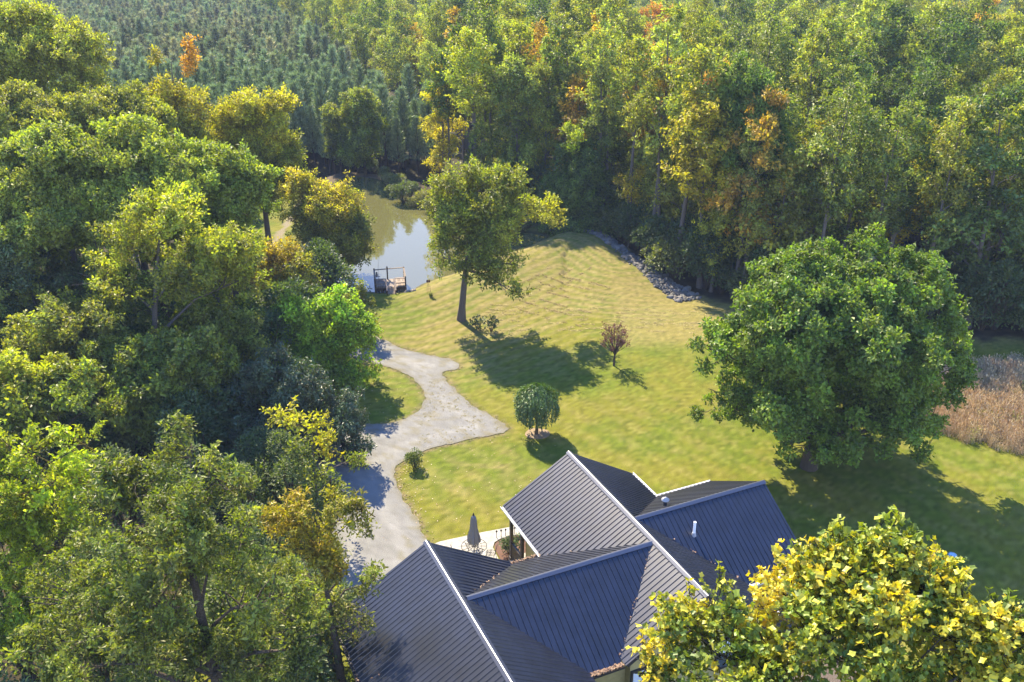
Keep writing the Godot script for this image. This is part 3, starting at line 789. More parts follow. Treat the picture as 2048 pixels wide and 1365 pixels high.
	grow("mixed_forest_tree", "yellow-orange tinged tall tree over the centre of the forest front", "tree", "", Vector3(12.94, -1.00, -78.00), [[-0.5, 16.2, 0.0, 0.9, 1.3, 0.9, 1], [0.2, 14.4, 0.0, 1.2, 1.5, 1.2, 0], [-2.1, 15.8, 0.0, 1.1, 1.3, 1.1, 0], [-2.2, 13.4, 0.0, 1.2, 1.7, 1.2, 0]], "open", [Color(1.6,1.5,0.75), Color(2.8,1.7,0.6)], 0.80, 0.22, 1.00)


# ================================================================ the house
const B1 := -4.546
const B3 := 3.788
const B4 := 10.537
const A1F := -2.899
const A1N := 9.6
const A3F := -6.662
const A3N := 4.306
const A2 := 0.664
const A4 := -1.034
const PITCH := 0.595
const H1 := 5.20
const H2 := 5.04
const H3 := 5.09
const H4 := 5.01


func q_at(prof: Array, s: float) -> float:
	for i in prof.size() - 1:
		if s <= prof[i + 1][0] + 1e-6:
			var t: float = clampf((s - prof[i][0]) / maxf(prof[i + 1][0] - prof[i][0], 1e-6), 0, 1)
			return lerpf(prof[i][1], prof[i + 1][1], t)
	return prof[prof.size() - 1][1]


func roof_slope(home: Node3D, ridge: Vector3, along: Vector3, down: Vector3, prof: Array) -> void:
	# prof: how far down the slope reaches (in plan) at each place along the ridge
	var normal := (down * PITCH + Vector3.UP).normalized()
	var at := func(s: float, q: float, lift: float) -> Vector3: return ridge + along * s + down * q + Vector3.DOWN * q * PITCH + normal * lift
	var deck := Shape.new()
	var brown := Color(1, 1, 1)
	for i in prof.size() - 1:
		var a: Array = prof[i]
		var b: Array = prof[i + 1]
		deck.quad(at.call(a[0], 0, -0.012), at.call(b[0], 0, -0.012), at.call(b[0], b[1], -0.012), at.call(a[0], a[1], -0.012), normal, brown)
		deck.quad(at.call(a[0], 0, -0.17), at.call(b[0], 0, -0.17), at.call(b[0], b[1], -0.17), at.call(a[0], a[1], -0.17), -normal, brown)
		deck.quad(at.call(a[0], a[1], -0.012), at.call(b[0], b[1], -0.012), at.call(b[0], b[1], -0.17), at.call(a[0], a[1], -0.17), down, brown)
	for e in [[prof[0], -1.0], [prof[prof.size() - 1], 1.0]]:
		var a: Array = e[0]
		if a[1] > 0.05: deck.quad(at.call(a[0], 0, -0.012), at.call(a[0], a[1], -0.012), at.call(a[0], a[1], -0.17), at.call(a[0], 0, -0.17), along * e[1], brown)
	var slope := put("roof_slope", deck.mesh(), mat["fascia"], home)
	var s0: float = prof[0][0]
	var s_end: float = prof[prof.size() - 1][0]
	var pitch := 0.2286
	var n := int(ceil((s_end - s0) / (pitch * 4.0)))
	for p in n:
		var from := s0 + p * pitch * 4.0
		var to := minf(from + pitch * 4.0, s_end)
		var stops := [from, to]
		var k0 := 0
		while k0 < 4:
			for off in [0.092, 0.108, 0.128, 0.144]:
				var x: float = from + k0 * pitch + off
				if x < to: stops.append(x)
			k0 += 1
		for e in prof:
			if e[0] > from and e[0] < to: stops.append(e[0])
		stops.sort()
		var lift := func(s: float) -> float:
			var r := fposmod(s - s0, pitch)
			return 0.030 * clampf(minf((r - 0.092) / 0.016, (0.144 - r) / 0.016), 0, 1)
		var sh := Shape.new()
		for i in stops.size() - 1:
			var a: float = stops[i]
			var b: float = stops[i + 1]
			if b - a < 1e-4: continue
			var la: float = lift.call(a)
			var lb: float = lift.call(b)
			sh.quad(at.call(a, 0.02, la), at.call(b, 0.02, lb), at.call(b, q_at(prof, b) + 0.03, lb), at.call(a, q_at(prof, a) + 0.03, la), normal)
		put("roof_panel", sh.mesh(), mat["roof_metal"], slope)


func ridge_cap(home: Node3D, a: Vector3, b: Vector3) -> void:
	var along := (b - a).normalized()
	var side := along.cross(Vector3.UP).normalized()
	var s := Shape.new()
	var up := Vector3.UP * 0.06
	for k in [-1.0, 1.0]:
		var d: Vector3 = side * k
		var n: Vector3 = (d * PITCH + Vector3.UP).normalized()
		var low: Vector3 = d * 0.14 + Vector3.DOWN * 0.14 * PITCH
		var round_: Vector3 = d * 0.03 + Vector3.DOWN * 0.008
		s.quad(a + up, b + up, b + up + round_, a + up + round_, Vector3.UP)
		s.quad(a + up + round_, b + up + round_, b + up + low, a + up + low, n)
		s.quad(a + up + low, b + up + low, b + up + low - n * 0.03, a + up + low - n * 0.03, d)
	put("ridge_cap", s.mesh(), mat["ridge_metal"], home)


func gutter(home: Node3D, a: Vector3, b: Vector3, out: Vector3, m := "white_paint") -> void:
	var s := Shape.new()
	var d := Vector3.DOWN * 0.10
	s.quad(a, b, b + d, a + d, -out)
	s.quad(a + d, b + d, b + d + out * 0.10, a + d + out * 0.10, Vector3.DOWN)
	s.quad(a + d + out * 0.10, b + d + out * 0.10, b + out * 0.12 + Vector3.UP * 0.01, a + out * 0.12 + Vector3.UP * 0.01, out)
	s.quad(a + out * 0.12 + Vector3.UP * 0.01, b + out * 0.12 + Vector3.UP * 0.01, b + out * 0.095, a + out * 0.095, Vector3.UP)
	put("gutter", s.mesh(), mat[m], home)


func wall(home: Node3D, lo: Vector3, hi: Vector3) -> MeshInstance3D:
	var s := Shape.new()
	s.box(lo, hi)
	return put("wall", s.mesh(), mat["siding"], home)


func gable(home: Node3D, mid: Vector3, across: Vector3, half: float, thick: Vector3) -> MeshInstance3D:
	# triangular wall end under a roof, its peak at mid
	var s := Shape.new()
	var l := mid - across * half + Vector3.DOWN * half * PITCH
	var r := mid + across * half + Vector3.DOWN * half * PITCH
	s.tri(mid, l, r, -thick)
	s.tri(mid + thick, l + thick, r + thick, thick)
	s.quad(mid, l, l + thick, mid + thick, Vector3.UP)
	s.quad(mid, r, r + thick, mid + thick, Vector3.UP)
	s.quad(l, r, r + thick, l + thick, Vector3.DOWN)
	return put("gable_wall", s.mesh(), mat["siding"], home)


func boards(under: Node3D, a: Vector3, b: Vector3, out: Vector3, y0: float, y1: float, peak := Vector3.ZERO) -> void:
	# lapped boards from a to b (a horizontal line); under a gable they end at the roof
	var along := (b - a).normalized()
	var y := y0
	while y < y1:
		var h := minf(0.16, y1 - y)
		var from := a
		var to := b
		if peak != Vector3.ZERO:
			var half: float = (peak.y - 0.24 - y - h) / PITCH
			if half < 0.1: break
			var c := (peak - a).dot(along)
			var len := a.distance_to(b)
			from = a + along * clampf(c - half, 0, len)
			to = a + along * clampf(c + half, 0, len)
		var s := Shape.new()
		var p := Vector3(from.x, y, from.z)
		var q := Vector3(to.x, y, to.z)
		var u := Vector3.UP * (h + 0.012)
		s.quad(p + out * 0.032, q + out * 0.032, q + out * 0.012 + u, p + out * 0.012 + u, out)
		s.quad(p + out * 0.004, q + out * 0.004, q + out * 0.032, p + out * 0.032, Vector3.DOWN)
		s.quad(p + out * 0.004, p + out * 0.032, p + out * 0.012 + u, p + out * 0.004 + u, p - q)
		s.quad(q + out * 0.004, q + out * 0.032, q + out * 0.012 + u, q + out * 0.004 + u, q - p)
		put("siding_board", s.mesh(), mat["siding"], under)
		y += 0.16


func window(home: Node3D, lo: Vector3, hi: Vector3, out: Vector3) -> void:
	# lo and hi lie in the wall's plane; out points away from the wall
	var along := (Vector3(hi.x, lo.y, hi.z) - lo).normalized()
	var w := Vector3(hi.x, lo.y, hi.z).distance_to(lo)
	var h := hi.y - lo.y
	var t := Transform3D(Basis(along, Vector3.UP, out), lo)
	var s := Shape.new()
	for r in [[-0.08, -0.08, w + 0.08, 0.0], [-0.08, h, w + 0.08, h + 0.08], [-0.08, 0.0, 0.0, h], [w, 0.0, w + 0.08, h], [0.0, h * 0.48, w, h * 0.52]]:
		s.box(Vector3(r[0], r[1], 0.0), Vector3(r[2], r[3], 0.09), Color.WHITE, t)
	var f := put("window", s.mesh(), mat["dark_paint"], home)
	var g := Shape.new()
	g.quad(t * Vector3(0, 0, 0.065), t * Vector3(w, 0, 0.065), t * Vector3(w, h, 0.065), t * Vector3(0, h, 0.065), out)
	put("pane", g.mesh(), mat["window_glass"], f)
	var d := Shape.new()
	d.box(Vector3(0.0, h * 0.5, 0.036), Vector3(w, h, 0.048), Color(0.75, 0.78, 0.8), t)
	put("blind", d.mesh(), mat["plain"], f)
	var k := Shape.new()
	k.box(Vector3(0.0, 0.0, 0.036), Vector3(w, h * 0.5, 0.042), Color(0.02, 0.02, 0.022), t)  # no room here: its darkness is painted on a near-black panel
	put("painted_room_dark", k.mesh(), mat["plain"], f)


func house() -> void:
	var home := thing("house", "cream yellow house with crossing ribbed dark metal gable roofs", "house", Vector3(1.949, 0, -29.465), deg_to_rad(24.52))
	var X := Vector3.RIGHT
	var Z := Vector3.BACK
	var d21 := (H1 - H2) / PITCH
	var d23 := (H3 - H2) / PITCH
	var d34 := (H3 - H4) / PITCH
	var w1l := 3.92
	var w1r := 3.60
	var w2 := 3.43
	var w3l := 3.34
	var w3r := 3.45
	var w4f := 3.56
	var w4n := 3.41
	# roof planes: the place on the ridge, how far down the plane goes
	roof_slope(home, Vector3(B1, H1, 0), Z, -X, [[A1F, w1l], [A1N, w1l]])
	roof_slope(home, Vector3(B1, H1, 0), Z, X, [[A1F, w1r], [A2 - w1r + d21, w1r], [A2, d21], [A2 + w1r - d21, w1r], [A1N, w1r]])
	roof_slope(home, Vector3(B3, H3, 0), Z, -X, [[A3F, w3l], [A2 - w3l + d23, w3l], [A2, d23], [A2 + w3l - d23, w3l], [A3N, w3l]])
	roof_slope(home, Vector3(B3, H3, 0), Z, X, [[A3F, w3r], [A4 - w3r + d34, w3r], [A4, d34], [A4 + w3r - d34, w3r], [A3N, w3r]])
	for k in [-1.0, 1.0]:
		roof_slope(home, Vector3(0, H2, A2), X, Z * k, [[B1 + d21, 0.0], [B1 + d21 + w2, w2], [B3 - d23 - w2, w2], [B3 - d23, 0.0]])
		var w := w4f if k < 0.0 else w4n
		roof_slope(home, Vector3(0, H4, A4), X, Z * k, [[B3 + d34, 0.0], [B3 + d34 + w, w], [B4, w]])
	ridge_cap(home, Vector3(B1, H1, A1F - 0.03), Vector3(B1, H1, A1N))
	ridge_cap(home, Vector3(B3, H3, A3F - 0.03), Vector3(B3, H3, A3N + 0.03))
	ridge_cap(home, Vector3(B1 + d21, H2, A2), Vector3(B3 - d23, H2, A2))
	ridge_cap(home, Vector3(B3 + d34, H4, A4), Vector3(B4 + 0.03, H4, A4))
	var eave := func(h: float, w: float) -> float: return h - w * PITCH - 0.03
	gutter(home, Vector3(B1 - w1l - 0.03, eave.call(H1, w1l), A1F), Vector3(B1 - w1l - 0.03, eave.call(H1, w1l), A1N), -X, "fascia")
	gutter(home, Vector3(B3 - w3l - 0.03, eave.call(H3, w3l), A3F), Vector3(B3 - w3l - 0.03, eave.call(H3, w3l), A2 - w3l), -X)
	gutter(home, Vector3(B3 + w3r + 0.03, eave.call(H3, w3r), A3F), Vector3(B3 + w3r + 0.03, eave.call(H3, w3r), A4 - w3r), X)
	gutter(home, Vector3(B3 + w3r + 0.03, eave.call(H3, w3r), A4 + w3r), Vector3(B3 + w3r + 0.03, eave.call(H3, w3r), A3N), X)
	gutter(home, Vector3(B1 + w1r, eave.call(H2, w2), A2 - w2 - 0.03), Vector3(B3 - w3l, eave.call(H2, w2), A2 - w2 - 0.03), -Z, "fascia")
	gutter(home, Vector3(B1 + w1r, eave.call(H2, w2), A2 + w2 + 0.03), Vector3(B3 - w3l, eave.call(H2, w2), A2 + w2 + 0.03), Z, "fascia")
	gutter(home, Vector3(B3 + w3r, eave.call(H4, w4n), A4 + w4n + 0.03), Vector3(B4, eave.call(H4, w4n), A4 + w4n + 0.03), Z)
	gutter(home, Vector3(B3 + w3r, eave.call(H4, w4f), A4 - w4f - 0.03), Vector3(B4, eave.call(H4, w4f), A4 - w4f - 0.03), -Z)
	# walls, wing by wing, and the triangles under the gables
	wall(home, Vector3(B1 - 3.5, -0.2, A1F + 0.4), Vector3(B1 + 3.2, 2.72, A1N - 0.3))
	gable(home, Vector3(B1, H1 - 0.19, A1F + 0.4), X, 3.5, Z * 0.2)
	gable(home, Vector3(B1, H1 - 0.19, A1N - 0.5), X, 3.5, Z * 0.2)
	wall(home, Vector3(B1 + 3.2, -0.2, A2 - 3.0), Vector3(B3 - 2.95, 2.72, A2 + 3.0))
	var side := wall(home, Vector3(B3 - 2.95, -0.2, -5.0), Vector3(B3 + 3.05, 2.72, A3N - 0.35))
	wall(home, Vector3(B3 - 1.2, -0.2, A3F + 0.4), Vector3(B3 + 3.05, 2.72, -5.0))
	gable(home, Vector3(B3, H3 - 0.19, A3F + 0.4), X, 3.3, Z * 0.2)
	var front := gable(home, Vector3(B3, H3 - 0.19, A3N - 0.55), X, 3.3, Z * 0.2)
	var wing := wall(home, Vector3(B3 + 3.05, -0.2, A4 - 3.1), Vector3(B4 - 0.35, 2.72, A4 + 3.0))
	gable(home, Vector3(B4 - 0.55, H4 - 0.19, A4), Z, 3.3, X * 0.2)
	boards(side, Vector3(B3 - 2.95, 0, -5.0), Vector3(B3 - 2.95, 0, -2.3), -X, 0.3, 2.7)
	boards(front, Vector3(B3 - 2.95, 0, A3N - 0.35), Vector3(B3 + 3.05, 0, A3N - 0.35), Z, 0.3, 4.8, Vector3(B3, H3, A3N - 0.35))
	boards(wing, Vector3(B3 + 3.05, 0, A4 + 3.0), Vector3(B4 - 0.35, 0, A4 + 3.0), Z, 0.3, 2.7)
	window(home, Vector3(B3 - 2.86, 0.95, A3N - 0.31), Vector3(B3 - 2.0, 2.3, A3N - 0.31), Z)
	window(home, Vector3(B3 + 1.0, 0.95, A3N - 0.31), Vector3(B3 + 1.9, 2.3, A3N - 0.31), Z)
	# porch under the left eave
	var s := Shape.new()
	s.box(Vector3(B3 - 3.2, 0.0, A3F + 0.3), Vector3(B3 - 1.2, 0.30, -5.0))
	put("porch_floor", s.mesh(), mat["concrete"], home)
	for z in [A3F + 0.42, -5.08]:
		s = Shape.new()
		s.box(Vector3(B3 - 3.18, 0.3, z - 0.07), Vector3(B3 - 3.04, 2.92, z + 0.07))
		s.box(Vector3(B3 - 3.21, 0.3, z - 0.10), Vector3(B3 - 3.01, 0.42, z + 0.10))
		put("porch_post", s.mesh(), mat["dark_paint"], home)
	railing(home, Vector3(B3 - 3.11, 0.3, A3F + 0.5), Vector3(B3 - 3.11, 0.3, -5.15), 0.12)
	s = Shape.new()
	s.box(Vector3(B3 - 3.2, 2.78, A3F + 0.2), Vector3(B3 - 3.02, 2.96, -5.0))
	put("porch_beam", s.mesh(), mat["dark_paint"], home)
	# back deck on the right
	s = Shape.new()
	s.box(Vector3(7.3, 0.42, 2.3), Vector3(10.5, 0.5, 7.5), Color(0.14, 0.11, 0.085))
	put("deck_floor", s.mesh(), mat["weathered_wood"], home)
	railing(home, Vector3(10.4, 0.5, 2.3), Vector3(10.4, 0.5, 5.6), 0.14)
	# pipes through the roof
	s = Shape.new()
	s.tube(PackedVector3Array([Vector3(6.10, 4.15, 0.146), Vector3(6.10, 4.95, 0.146)]), PackedFloat32Array([0.055, 0.055]), 12, Color(0.9, 0.9, 0.88), true)
	s.tube(PackedVector3Array([Vector3(6.10, 4.18, 0.146), Vector3(6.10, 4.42, 0.146)]), PackedFloat32Array([0.13, 0.07]), 12, Color(0.4, 0.4, 0.4), true)
	put("vent_pipe", s.mesh(), mat["plain"], home)
	s = Shape.new()
	s.tube(PackedVector3Array([Vector3(5.96, 4.35, -1.85), Vector3(5.96, 4.82, -1.85)]), PackedFloat32Array([0.08, 0.08]), 12, Color(0.03, 0.03, 0.03), true)
	s.tube(PackedVector3Array([Vector3(5.96, 4.82, -1.85), Vector3(5.96, 4.86, -1.85), Vector3(5.96, 4.97, -1.85)]), PackedFloat32Array([0.17, 0.17, 0.02]), 12, Color(0.6, 0.6, 0.58), true)
	put("vent_cap", s.mesh(), mat["plain"], home)
	# dead leaves caught in the valleys and gutters
	var places := []
	var tints := PackedColorArray()
	rng.seed = 77
	var runs := [[Vector3(B1 + w1r, 3.02, A2 - w2), Vector3(B3 - w3l, 3.02, A2 - w2 - 0.05), 150, 0.07], [Vector3(B1 + w1r, 3.02, A2 + w2 + 0.06), Vector3(B3 - w3l, 3.02, A2 + w2 + 0.06), 420, 0.09], [Vector3(B1 - w1l - 0.08, 2.84, A1F), Vector3(B1 - w1l - 0.08, 2.84, A1N), 260, 0.05],
		[Vector3(B3 - d23 - w2 + 0.05, 3.06, A2 - w2 + 0.05), Vector3(B3 - d23 - 1.7, 4.0, A2 - 1.7), 40, 0.08], [Vector3(B3 - d23 - w2, 3.08, A2 + w2 - 0.05), Vector3(B3 - d23 - 0.1, 5.0, A2 + 0.1), 90, 0.05], [Vector3(B1 + d21 + w2, 3.06, A2 - w2 + 0.05), Vector3(B1 + d21 + 0.5, 4.75, A2 - 0.5), 50, 0.05], [Vector3(B3 + w3r + 0.02, 3.06, A4 + w3r - 0.02), Vector3(B3 + d34 + 1.0, 4.45, A4 + 1.0), 60, 0.06],
		[Vector3(B1 - w1l, 2.95, A1F + 2.0), Vector3(B1 - w1l + 1.5, 3.9, A1N), 50, 0.4]]
	for r in runs:
		for i in int(r[2] * (0.3 if r[2] < 100 else 0.7)):
			var p: Vector3 = r[0].lerp(r[1], rng.randf()) + Vector3(rnd(-1, 1) * r[3], rnd(0.0, 0.05), rnd(-1, 1) * r[3])
			if r[3] > 0.3: p.y = H1 - absf(p.x - B1) * PITCH + 0.03
			places.append(Transform3D(upright(Vector3(rnd(-0.6, 0.6), 1, rnd(-0.6, 0.6)), rng.randf() * TAU).scaled(Vector3.ONE * rnd(0.4, 0.85)), p))
			tints.append(Color(0.24, 0.14, 0.08).lerp(Color(0.40, 0.29, 0.18), rng.randf()))
	scatter("leaf_litter", dry_leaf(), mat["dry_grass"], places, tints, home)


func dry_leaf() -> ArrayMesh:
	var s := Shape.new()
	leaf(s, Vector3(0, 0.01, -0.05), Vector3(0, 0.15, 1).normalized(), Vector3.UP, 0.12, 0.08, Color.WHITE)
	return s.mesh()


func railing(home: Node3D, a: Vector3, b: Vector3, gap: float) -> void:
	var s := Shape.new()
	s.beam(a + Vector3.UP * 0.92, b + Vector3.UP * 0.92, 0.10, 0.05)
	s.beam(a + Vector3.UP * 0.12, b + Vector3.UP * 0.12, 0.05, 0.06)
	var r := put("railing", s.mesh(), mat["dark_paint"], home)
	var n := int(a.distance_to(b) / gap)
	for i in n:
		var p := a.lerp(b, (i + 0.5) / n)
		var k := Shape.new()
		k.box(p + Vector3(-0.018, 0.15, -0.018), p + Vector3(0.018, 0.895, 0.018))
		put("baluster", k.mesh(), mat["dark_paint"], r)


# ================================================================ things in the yard
func slab(flat: Array, y0: float, y1: float, col := Color.WHITE, n := 1) -> ArrayMesh:
	var p := points2(flat)
	if n > 1: p = smooth(p, n)
	var s := Shape.new()
	var idx := Geometry2D.triangulate_polygon(p)
	for i in range(0, idx.size(), 3):
		s.tri(Vector3(p[idx[i]].x, y1, p[idx[i]].y), Vector3(p[idx[i + 1]].x, y1, p[idx[i + 1]].y), Vector3(p[idx[i + 2]].x, y1, p[idx[i + 2]].y), Vector3.UP, col)
	var mid := Vector2.ZERO
	for q in p: mid += q / p.size()
	for i in p.size():
		var a := p[i]
		var b := p[(i + 1) % p.size()]
		var out := Vector3(b.y - a.y, 0, a.x - b.x)
		var m2 := (a + b) / 2.0 - mid
		if out.dot(Vector3(m2.x, 0, m2.y)) < 0: out = -out
		s.quad(Vector3(a.x, y0, a.y), Vector3(b.x, y0, b.y), Vector3(b.x, y1, b.y), Vector3(a.x, y1, a.y), out, col)
	return s.mesh()


func ring(s: Shape, r: float, y: float, thick: float, col: Color, mid := Vector3.ZERO) -> void:
	var p := PackedVector3Array()
	var w := PackedFloat32Array()
	for i in 21:
		p.append(mid + Vector3(cos(TAU * i / 20.0) * r, y, sin(TAU * i / 20.0) * r))
		w.append(thick)
	s.tube(p, w, 5, col)


func yard_things() -> void:
	describe(put("walkway", slab([-4.4, -36.5, -3.5, -37.05, -1.6, -37.75, 0.3, -38.35, 0.7, -37.6, 0.0, -37.55, -0.55, -37.3, -0.85, -37.0, -0.92, -36.6, -0.6, -35.6, -0.1, -34.3, -2.2, -33.4, -4.2, -35.2], -0.1, 0.05), mat["concrete"]), "pale concrete walk and patio between drive and porch", "walkway", "", "structure")
	describe(put("mulch_bed", slab([0.6, -37.55, 0.0, -37.5, -0.5, -37.25, -0.78, -36.98, -0.84, -36.6, -0.52, -35.65, 0.0, -34.4, 1.2, -35.2, 1.0, -36.8], -0.1, 0.03, Color(0.10, 0.052, 0.032), 2), mat["stone"]), "reddish mulch bed between patio and porch", "flower bed", "", "structure")
	# closed parasol standing through the round table
	var at := Vector3(-1.78, 0.05, -35.75)
	var iron := Color(0.06, 0.055, 0.05)
	var t := thing("patio_table", "round black metal table under the closed grey parasol on the patio", "table", at)
	var s := Shape.new()
	ring(s, 0.60, 0.72, 0.018, iron)
	ring(s, 0.36, 0.72, 0.010, iron)
	for i in 12:
		var d := Vector3(cos(TAU * i / 12.0), 0, sin(TAU * i / 12.0))
		s.beam(d * 0.04 + Vector3.UP * 0.72, d * 0.6 + Vector3.UP * 0.72, 0.03, 0.012, iron)
	put("table_top", s.mesh(), mat["plain"], t)
	for i in 4:
		var d := Vector3(cos(TAU * i / 4.0 + 0.5), 0, sin(TAU * i / 4.0 + 0.5))
		s = Shape.new()
		s.tube(PackedVector3Array([d * 0.48 + Vector3.UP * 0.70, d * 0.30 + Vector3.UP * 0.4, d * 0.5]), PackedFloat32Array([0.016, 0.016, 0.016]), 6, iron)
		put("leg", s.mesh(), mat["plain"], t)
	var u := thing("parasol", "closed grey cloth parasol standing in the patio table", "parasol", at)
	s = Shape.new()
	s.tube(PackedVector3Array([Vector3(0, 0, 0), Vector3(0, 2.5, 0)]), PackedFloat32Array([0.024, 0.02]), 8, Color(0.1, 0.09, 0.08), true)
	put("pole", s.mesh(), mat["plain"], u)
	s = Shape.new()
	var cloth := Color(0.20, 0.205, 0.215)
	var path := [[2.46, 0.03], [2.36, 0.10], [2.1, 0.13], [1.75, 0.15], [1.45, 0.20], [1.25, 0.25], [1.0, 0.27], [0.93, 0.24]]
	for i in path.size() - 1:
		for k in 24:
			var f := func(row: Array, a: int) -> Vector3:
				var r: float = row[1] * (1.0 + (0.22 if a % 3 == 0 else -0.12))
				return Vector3(cos(TAU * a / 24.0) * r, row[0], sin(TAU * a / 24.0) * r)
			var p: Vector3 = f.call(path[i], k)
			s.quad(p, f.call(path[i], k + 1), f.call(path[i + 1], k + 1), f.call(path[i + 1], k), Vector3(p.x, 0.1, p.z), cloth)
	put("canopy", s.mesh(), mat["plain"], u)
	s = Shape.new()
	s.tube(PackedVector3Array([Vector3(0, 2.46, 0), Vector3(0, 2.52, 0), Vector3(0, 2.6, 0)]), PackedFloat32Array([0.05, 0.04, 0.01]), 8, Color(0.02, 0.02, 0.02), true)
	put("finial", s.mesh(), mat["plain"], u)
	s = Shape.new()
	s.tube(PackedVector3Array([Vector3(0, 0, 0), Vector3(0, 0.06, 0), Vector3(0, 0.12, 0)]), PackedFloat32Array([0.22, 0.2, 0.05]), 14, Color(0.03, 0.03, 0.03), true)
	put("base", s.mesh(), mat["plain"], u)
	var spots := [[0.15, "black metal patio chair right of the parasol, behind the table"], [1.25, "black metal patio chair right of the parasol, nearest the roof"], [2.95, "black metal patio chair left of the parasol"], [4.6, "black metal patio chair on the drive side of the table"]]
	for e in spots:
		var a: float = e[0]
		var c := thing("patio_chair", e[1], "chair", at + Vector3(cos(a), 0, sin(a)) * 0.78, -a + PI / 2, "metal chairs round the patio table")
		s = Shape.new()
		for r in [0.06, 0.14, 0.22]: ring(s, r, 0.43, 0.012, iron)
		s.beam(Vector3(-0.24, 0.43, 0), Vector3(0.24, 0.43, 0), 0.03, 0.012, iron)
		s.beam(Vector3(0, 0.43, -0.24), Vector3(0, 0.43, 0.24), 0.03, 0.012, iron)
		put("seat", s.mesh(), mat["plain"], c)
		s = Shape.new()
		var hoop := PackedVector3Array()
		var hw := PackedFloat32Array()
		for i in 13:
			var b := PI * i / 12.0
			hoop.append(Vector3(cos(b) * 0.25, 0.43 + sin(b) * 0.5, 0.22 + sin(b) * 0.1))
			hw.append(0.014)
		s.tube(hoop, hw, 6, iron)
		for x in [-0.12, -0.04, 0.04, 0.12]: s.beam(Vector3(x, 0.43, 0.23), Vector3(x * 0.8, 0.88, 0.31), 0.012, 0.012, iron)
		put("backrest", s.mesh(), mat["plain"], c)
		for x in [-1, 1]:
			for z in [-1, 1]:
				s = Shape.new()
				s.tube(PackedVector3Array([Vector3(0.19 * x, 0.43, 0.18 * z), Vector3(0.23 * x, 0, 0.24 * z)]), PackedFloat32Array([0.013, 0.013]), 5, iron)
				put("leg", s.mesh(), mat["plain"], c)
	# blue barrel far right behind the poplar
	var b := thing("plastic_barrel", "blue plastic barrel with a pale lid on the shaded lawn behind the yellow leaves", "barrel", Vector3(20.45, 0, -35.2))
	s = Shape.new()
	s.tube(PackedVector3Array([Vector3(0, 0, 0), Vector3(0, 0.06, 0), Vector3(0, 0.3, 0), Vector3(0, 0.34, 0), Vector3(0, 0.6, 0), Vector3(0, 0.66, 0)]), PackedFloat32Array([0.19, 0.22, 0.235, 0.225, 0.225, 0.20]), 18, Color(0.01, 0.17, 0.5), true)
	put("drum", s.mesh(), mat["gloss"], b)
	s = Shape.new()
	s.tube(PackedVector3Array([Vector3(0, 0.66, 0), Vector3(0, 0.70, 0), Vector3(0, 0.71, 0)]), PackedFloat32Array([0.21, 0.21, 0.15]), 18, Color(0.25, 0.45, 0.6), true)
	put("lid", s.mesh(), mat["gloss"], b)
	# hanging fern on the porch
	var fern := thing("hanging_fern", "bushy green fern in a basket hanging from the porch eave", "plant", to_yard(Vector3(B3 - 2.72, 1.75, -5.65)))
	s = Shape.new()
	s.tube(PackedVector3Array([Vector3(0, 0, 0), Vector3(0, 0.12, 0), Vector3(0, 0.2, 0)]), PackedFloat32Array([0.10, 0.17, 0.18]), 12, Color(0.2, 0.12, 0.07))
	for i in 3: s.beam(Vector3(cos(i * 2.1) * 0.17, 0.2, sin(i * 2.1) * 0.17), Vector3(0, 0.95, 0), 0.008, 0.008, Color(0.05, 0.05, 0.05))
	put("basket", s.mesh(), mat["plain"], fern)
	rng.seed = 31
	s = Shape.new()
	for i in 70:
		var a := rng.randf() * TAU
		var r := rnd(0.25, 0.48)
		for k in 9:
			var q := k / 8.0
			var p := Vector3(cos(a) * r * q, 0.2 + q * 0.25 - q * q * rnd(0.35, 0.6), sin(a) * r * q)
			leaf(s, p, Vector3(cos(a + 1.2 * (1 if k % 2 else -1)), -0.2, sin(a + 1.2 * (1 if k % 2 else -1))).normalized(), Vector3.UP, 0.10, 0.04, Color(0.08, 0.15, 0.03) * rnd(0.7, 1.3))
	put("fronds", s.mesh(), mat["leaf"], fern)
	# small stakes along the bed
	for i in 5:
		var p := Vector3(-0.75 + i * 0.22, 0.05, -37.35 - i * 0.07)
		s = Shape.new()
		s.beam(Vector3.ZERO, Vector3(0, 0.35, 0), 0.03, 0.03, Color(0.05, 0.05, 0.05))
		s.tube(PackedVector3Array([Vector3(0, 0.35, 0), Vector3(0, 0.38, 0), Vector3(0, 0.44, 0)]), PackedFloat32Array([0.05, 0.05, 0.01]), 8, Color(0.04, 0.04, 0.04))
		var o := put("path_light", s.mesh(), mat["plain"])
		o.position = p
		describe(o, ["thin dark path light at the patio corner of the mulch bed", "second thin dark path light along the mulch bed", "middle thin dark path light along the mulch bed", "fourth thin dark path light along the mulch bed", "thin dark path light nearest the porch post"][i], "path light", "path lights along the mulch bed")


func to_yard(p: Vector3) -> Vector3:   # from the house's own axes
	return Vector3(1.949, 0, -29.465) + p.rotated(Vector3.UP, deg_to_rad(24.52))


